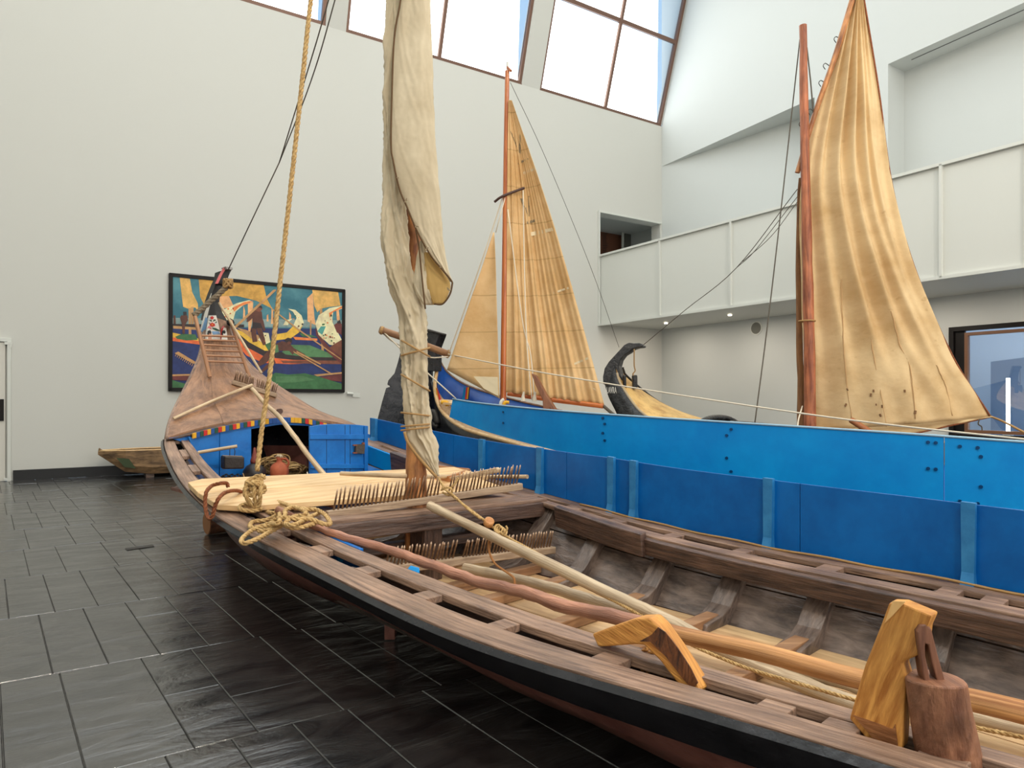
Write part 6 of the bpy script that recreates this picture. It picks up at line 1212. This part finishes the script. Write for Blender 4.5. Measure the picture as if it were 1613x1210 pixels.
# coils of rope in the cabin
for ci_, (cx_, cy_, rx, ry, n_l, sd, lb) in enumerate(((433, 732, 26, 13, 17, 1, 'left and higher of the two rope coils piled inside the hatch'), (463, 740, 23, 9, 15, 2, 'right and lower of the two rope coils piled inside the hatch'))):
    rg = random.Random(sd); pts = []
    for lpn in range(n_l):
        ox, oy = rg.uniform(-.38, .38)*rx, rg.uniform(-.45, .45)*ry; ra, rb = rx*rg.uniform(.42, .85), ry*rg.uniform(.4, .9); dp = rg.uniform(-.15, .12); tl = rg.uniform(-.5, .5)
        for k in range(7):
            a = k/7*2*math.pi; x_, y_ = ra*math.cos(a), rb*math.sin(a)
            pts.append(PS(cx_+ox+x_*math.cos(tl)-y_*math.sin(tl)*.6, cy_+oy+y_+x_*math.sin(tl)*.4, 6.47+dp+.06*math.sin(a)))
    pts = cr(pts, 4)
    g = G(); g.tube(pts, .009, 6); tag(g.build('rope_coil', ROPE, None, smooth=True), lb, 'rope')
line([(484, 744, 7.0), (485, 750, 6.9), (489, 756, 6.85), (494, 758, 6.8)], .007, ROPEW, 'thin pale rope end curling over the hatch sill', 'rope')
bx = thing('low_crate', PS(380, 764, 6.15), 'small brown wooden crate edge left of the black jug', 'crate')
prism('front', [PS(366, 762, 6.1), PS(388, 764, 6.0), PS(388, 752, 6.0), PS(366, 751, 6.1)], D*.02, mat('crate_wood', C3(110, 70, 50), .6, col2=C3(150, 104, 76), grain=(2, 16)), bx); prism('side', [PS(388, 764, 6.0), PS(393, 762, 6.2), PS(386, 745, 6.25), PS(382, 746, 6.05)], D*.02, PALE, bx)
g = G()
for k in range(7): a_ = PS(345+k*4.5, 754-(k % 2)*2, 6.2); g.tube(cr([a_, a_+Vector((.04, .02, .03)), a_+Vector((.07, -.02, .0)), a_+Vector((.03, -.03, .01))], 4), .008, 6)
tag(g.build('iron_chain', IRON, None, smooth=True), 'dark tangled chain at the foot of the left bulkhead', 'chain')
# things behind the mast
pole('thin_boat_hook', [PZ(537, 746, .99), PZ(640, 750, .99), V(740, 751, 6.6), V(831, 751, 6.3)], (.018, .02), BUFF, None, 8, 'thin pale pole lying across behind the front mast', 'pole')
wb_ = thing('wooden_box', V(700, 764, 6.15), 'open orange-brown wooden bailer box behind the front mast', 'box')
BXW = mat('box_wood', C3(160, 104, 62), .5, col2=C3(198, 142, 94), grain=(2, 16))
prism('side', [V(672, 748, 6.2), V(708, 750, 6.1), V(708, 764, 6.1), V(672, 764, 6.2)], Vector((0, .025, 0)), BXW, wb_, bevel=.003); prism('back', [V(674, 732, 6.9), V(739, 738, 6.8), V(739, 746, 6.8), V(674, 748, 6.9)], Vector((0, .025, 0)), BXW, wb_, bevel=.003)
prism('end', [V(708, 750, 6.1), V(739, 738.5, 6.8), V(739, 746, 6.8), V(708, 764, 6.1)], Vector((.025, 0, 0)), BXW, wb_); prism('bottom', [V(674, 764, 6.2), V(708, 764, 6.1), V(739, 747, 6.8), V(674, 749, 6.9)], Z3*.02, BXW, wb_)
tag(prism('wood_wedge', [V(709, 752, 5.95), V(748, 743.5, 5.9), V(783, 736.5, 5.85), V(788, 739, 5.85), V(787, 744, 5.85), V(752, 751, 5.9), V(716, 757, 5.95)], Vector((.02, .07, 0)), BUFF, None, bevel=.006, grain=Vector((1, 0, .15))), 'pale tapered wooden wedge lying on the rake teeth beside the mast', 'wedge')
# long poles
P1 = [(436, 803, 4.7), (493, 828, 4.58), (560, 852, 4.35), (620, 868, 4.2), (672, 887, 4.05), (746, 914, 3.88), (821, 932, 3.7), (895, 956, 3.5), (1001, 979, 3.32), (1062, 998, 3.2), (1203, 1029, 2.95), (1354, 1070, 2.75), (1531, 1103, 2.53), (1750, 1158, 2.3)]
pp = cr([V(*p) for p in P1], 5)
k_ = 42; g = G(); g.tube([p+Vector((random.uniform(-.003, .003),)*3) for p in pp[:k_+1]], [.024+.014*i/k_+.0015*math.sin(i*1.7) for i in range(k_+1)], 12)
po = thing('long_pole', pp[0], 'long reddish crooked pole, barked at the left and bare orange at the right', 'pole')
g.build('barked_length', REDST, po, smooth=True, useuv=True)
g = G(); g.tube(pp[k_:], [.038+.001*i*.2 for i in range(len(pp)-k_)], 12); g.build('bare_length', mat('bare_pole', C3(150, 96, 50), .5, bump=.4, col2=C3(212, 158, 100), grain=(1.2, 30), var=.15), po, smooth=True, useuv=True)
pole('long_pole', [V(676, 796, 5.1), V(744, 830, 4.85), V(828, 871, 4.45), V(962, 936, 4.0), V(1045, 975, 3.8), V(1150, 1030, 3.5), V(1270, 1080, 3.22), V(1420, 1140, 2.9)], (.033, .042), mat('pale_pole', C3(160, 136, 108), .5, bump=.4, col2=C3(208, 188, 158), grain=(1.2, 26), var=.12), None, 12, 'long pale pole resting on the thwart under the sheet rope', 'pole', jit=.0015)
pole('long_pole', [V(732, 895, 4.95), V(794, 908, 4.75), V(861, 924, 4.5), V(928, 945, 4.2), V(1005, 971, 3.95), V(1120, 1010, 3.6), V(1300, 1065, 3.2), V(1450, 1108, 2.95), V(1613, 1148, 2.7), V(1750, 1185, 2.55)], (.036, .038), mat('pale_pole', C3(160, 136, 108)), None, 12, 'long pale knotty pole low in the hull with a dark cut left end', 'pole', jit=.0015)
# hook-shaped crutch
def z9(x, y): return (920+x*.43, 900+y*.43)
hk = [(50, 222), (130, 192), (210, 165), (262, 163), (292, 192), (345, 265), (395, 340), (447, 425), (400, 470), (362, 400), (300, 320), (240, 262), (205, 260), (130, 266), (72, 270)]
tag(prism('forked_crutch', [PW(*z9(x, y), -1.0) for x, y in hk], Q*.075, ORANGE, None, bevel=.008, grain=D+Z3*.3), 'orange and brown angled wooden crutch set in a deck slot', 'crutch')
cru = bpy.data.objects['forked_crutch']
prism('bark_face', [PW(*z9(x, y), -1.0385) for x, y in [(205, 256), (248, 232), (272, 205), (300, 224), (345, 282), (392, 355), (418, 408), (398, 432), (362, 392), (300, 312), (244, 258)]], Q*.004, mat('bark_patch', C3(62, 38, 28), .5, bump=.5, col2=C3(132, 80, 46), grain=(8, 30), ramp=(.4, .6)), cru)
g = rope3(cr([PW(1020, 1022, -.93), PW(1010, 1030, -.93), PW(1008, 1045, -.93), PW(1014, 1058, -.93)], 6), .010); rope3(cr([PW(1030, 1026, -.93), PW(1018, 1034, -.93), PW(1016, 1048, -.93), PW(1022, 1060, -.93)], 6), .010, g=g); rope3(cr([PW(1052, 1048, -.93), PW(1047, 1056, -.93), PW(1050, 1066, -.93)], 6), .010, g=g)
tag(g.build('crutch_rope', mat('yellow_rope', C3(196, 140, 74), .8, bump=.5, bscale=120), None, smooth=True), 'yellow rope looped through the slot below the angled crutch', 'rope')
# orange board
ob = [(1100, 190), (1130, 108), (1180, 110), (1288, 155), (1268, 200), (1262, 250), (1235, 300), (1190, 318), (1180, 330), (1192, 370), (1186, 480), (1178, 640), (1080, 640), (985, 530), (1040, 340)]
tag(prism('standing_board', [PW(*z9(x, y), -.95) for x, y in ob], Q*.06, ORANGE, None, bevel=.006, grain=Z3*1+D*-.3), 'tall orange grained board standing notched in a deck slot', 'board')
obj_ = bpy.data.objects['standing_board']
prism('lower_end', [PW(*z9(x, y), -.982) for x, y in [(986, 527), (1060, 552), (1130, 578), (1140, 560), (1150, 640), (1082, 638)]], Q*.004, mat('board_end', C3(116, 70, 38), .5, bump=.4, col2=C3(160, 104, 60), grain=(8, 30)), obj_)
prism('chamfer', [PW(*z9(x, y), -.982) for x, y in [(1101, 190), (1131, 109), (1178, 111), (1128, 165)]], Q*.004, mat('pale_cut', C3(222, 170, 104), .5, col2=C3(238, 196, 132), grain=(3, 20)), obj_)
# bailer peg
pgc = PZ(1490, 1185, .5); pg = thing('slotted_peg', pgc, 'brown wooden block with a slotted upright handle, at the near right deck edge', 'peg')
rws = []
for (yl, xl, yr, xr, zz) in ((1066, 1425, 1076, 1524, 0), (1100, 1429, 1112, 1530, 0), (1150, 1436, 1160, 1541, 0), (1180, 1440, 1196, 1549, 0), (1210, 1445, 1225, 1553, 0)):
    a_, b_ = V(xl, yl, 1.98), V(xr, yr, 1.92); mid = (a_+b_)/2; dx = (b_-a_)/2; n_ = Vector((-dx.y, dx.x, 0)).normalized(); r = []
    for k in range(20):
        t = 2*math.pi*k/20; y_ = math.sin(t); r.append(mid+dx*math.cos(t)*(1 if abs(math.cos(t)) > .2 else 1)+n_*(y_*.085 if y_ > 0 else y_*.05))
    rws.append(r)
v, f = loftgrid(rws, True); f += [tuple(range(20)), tuple(len(v)-20+k for k in range(20))[::-1]]; g = G(); g.add(v, f, [(p.z*1.2, p.x) for p in v]); o = g.build('block', BARK, pg, useuv=True, bevel=.006)
bm = bmesh.new(); bm.from_mesh(o.data); bmesh.ops.recalc_face_normals(bm, faces=bm.faces); bm.to_mesh(o.data); bm.free()
HW = mat('handle_wood', C3(98, 62, 46), .45, bump=.3, col2=C3(136, 92, 70), grain=(3, 24))
hd = [(1458, 1100), (1449, 1060), (1442, 1015), (1440, 992), (1445, 981), (1454, 979), (1462, 988), (1471, 1025), (1486, 1078), (1475, 1082), (1462, 1040), (1457, 1012), (1452, 1010), (1452, 1028), (1459, 1062), (1468, 1098)]
prism('handle', [V(a, b, 1.97) for a, b in hd], Vector((.006, .045, 0)), HW, pg, bevel=.004, grain=Z3)
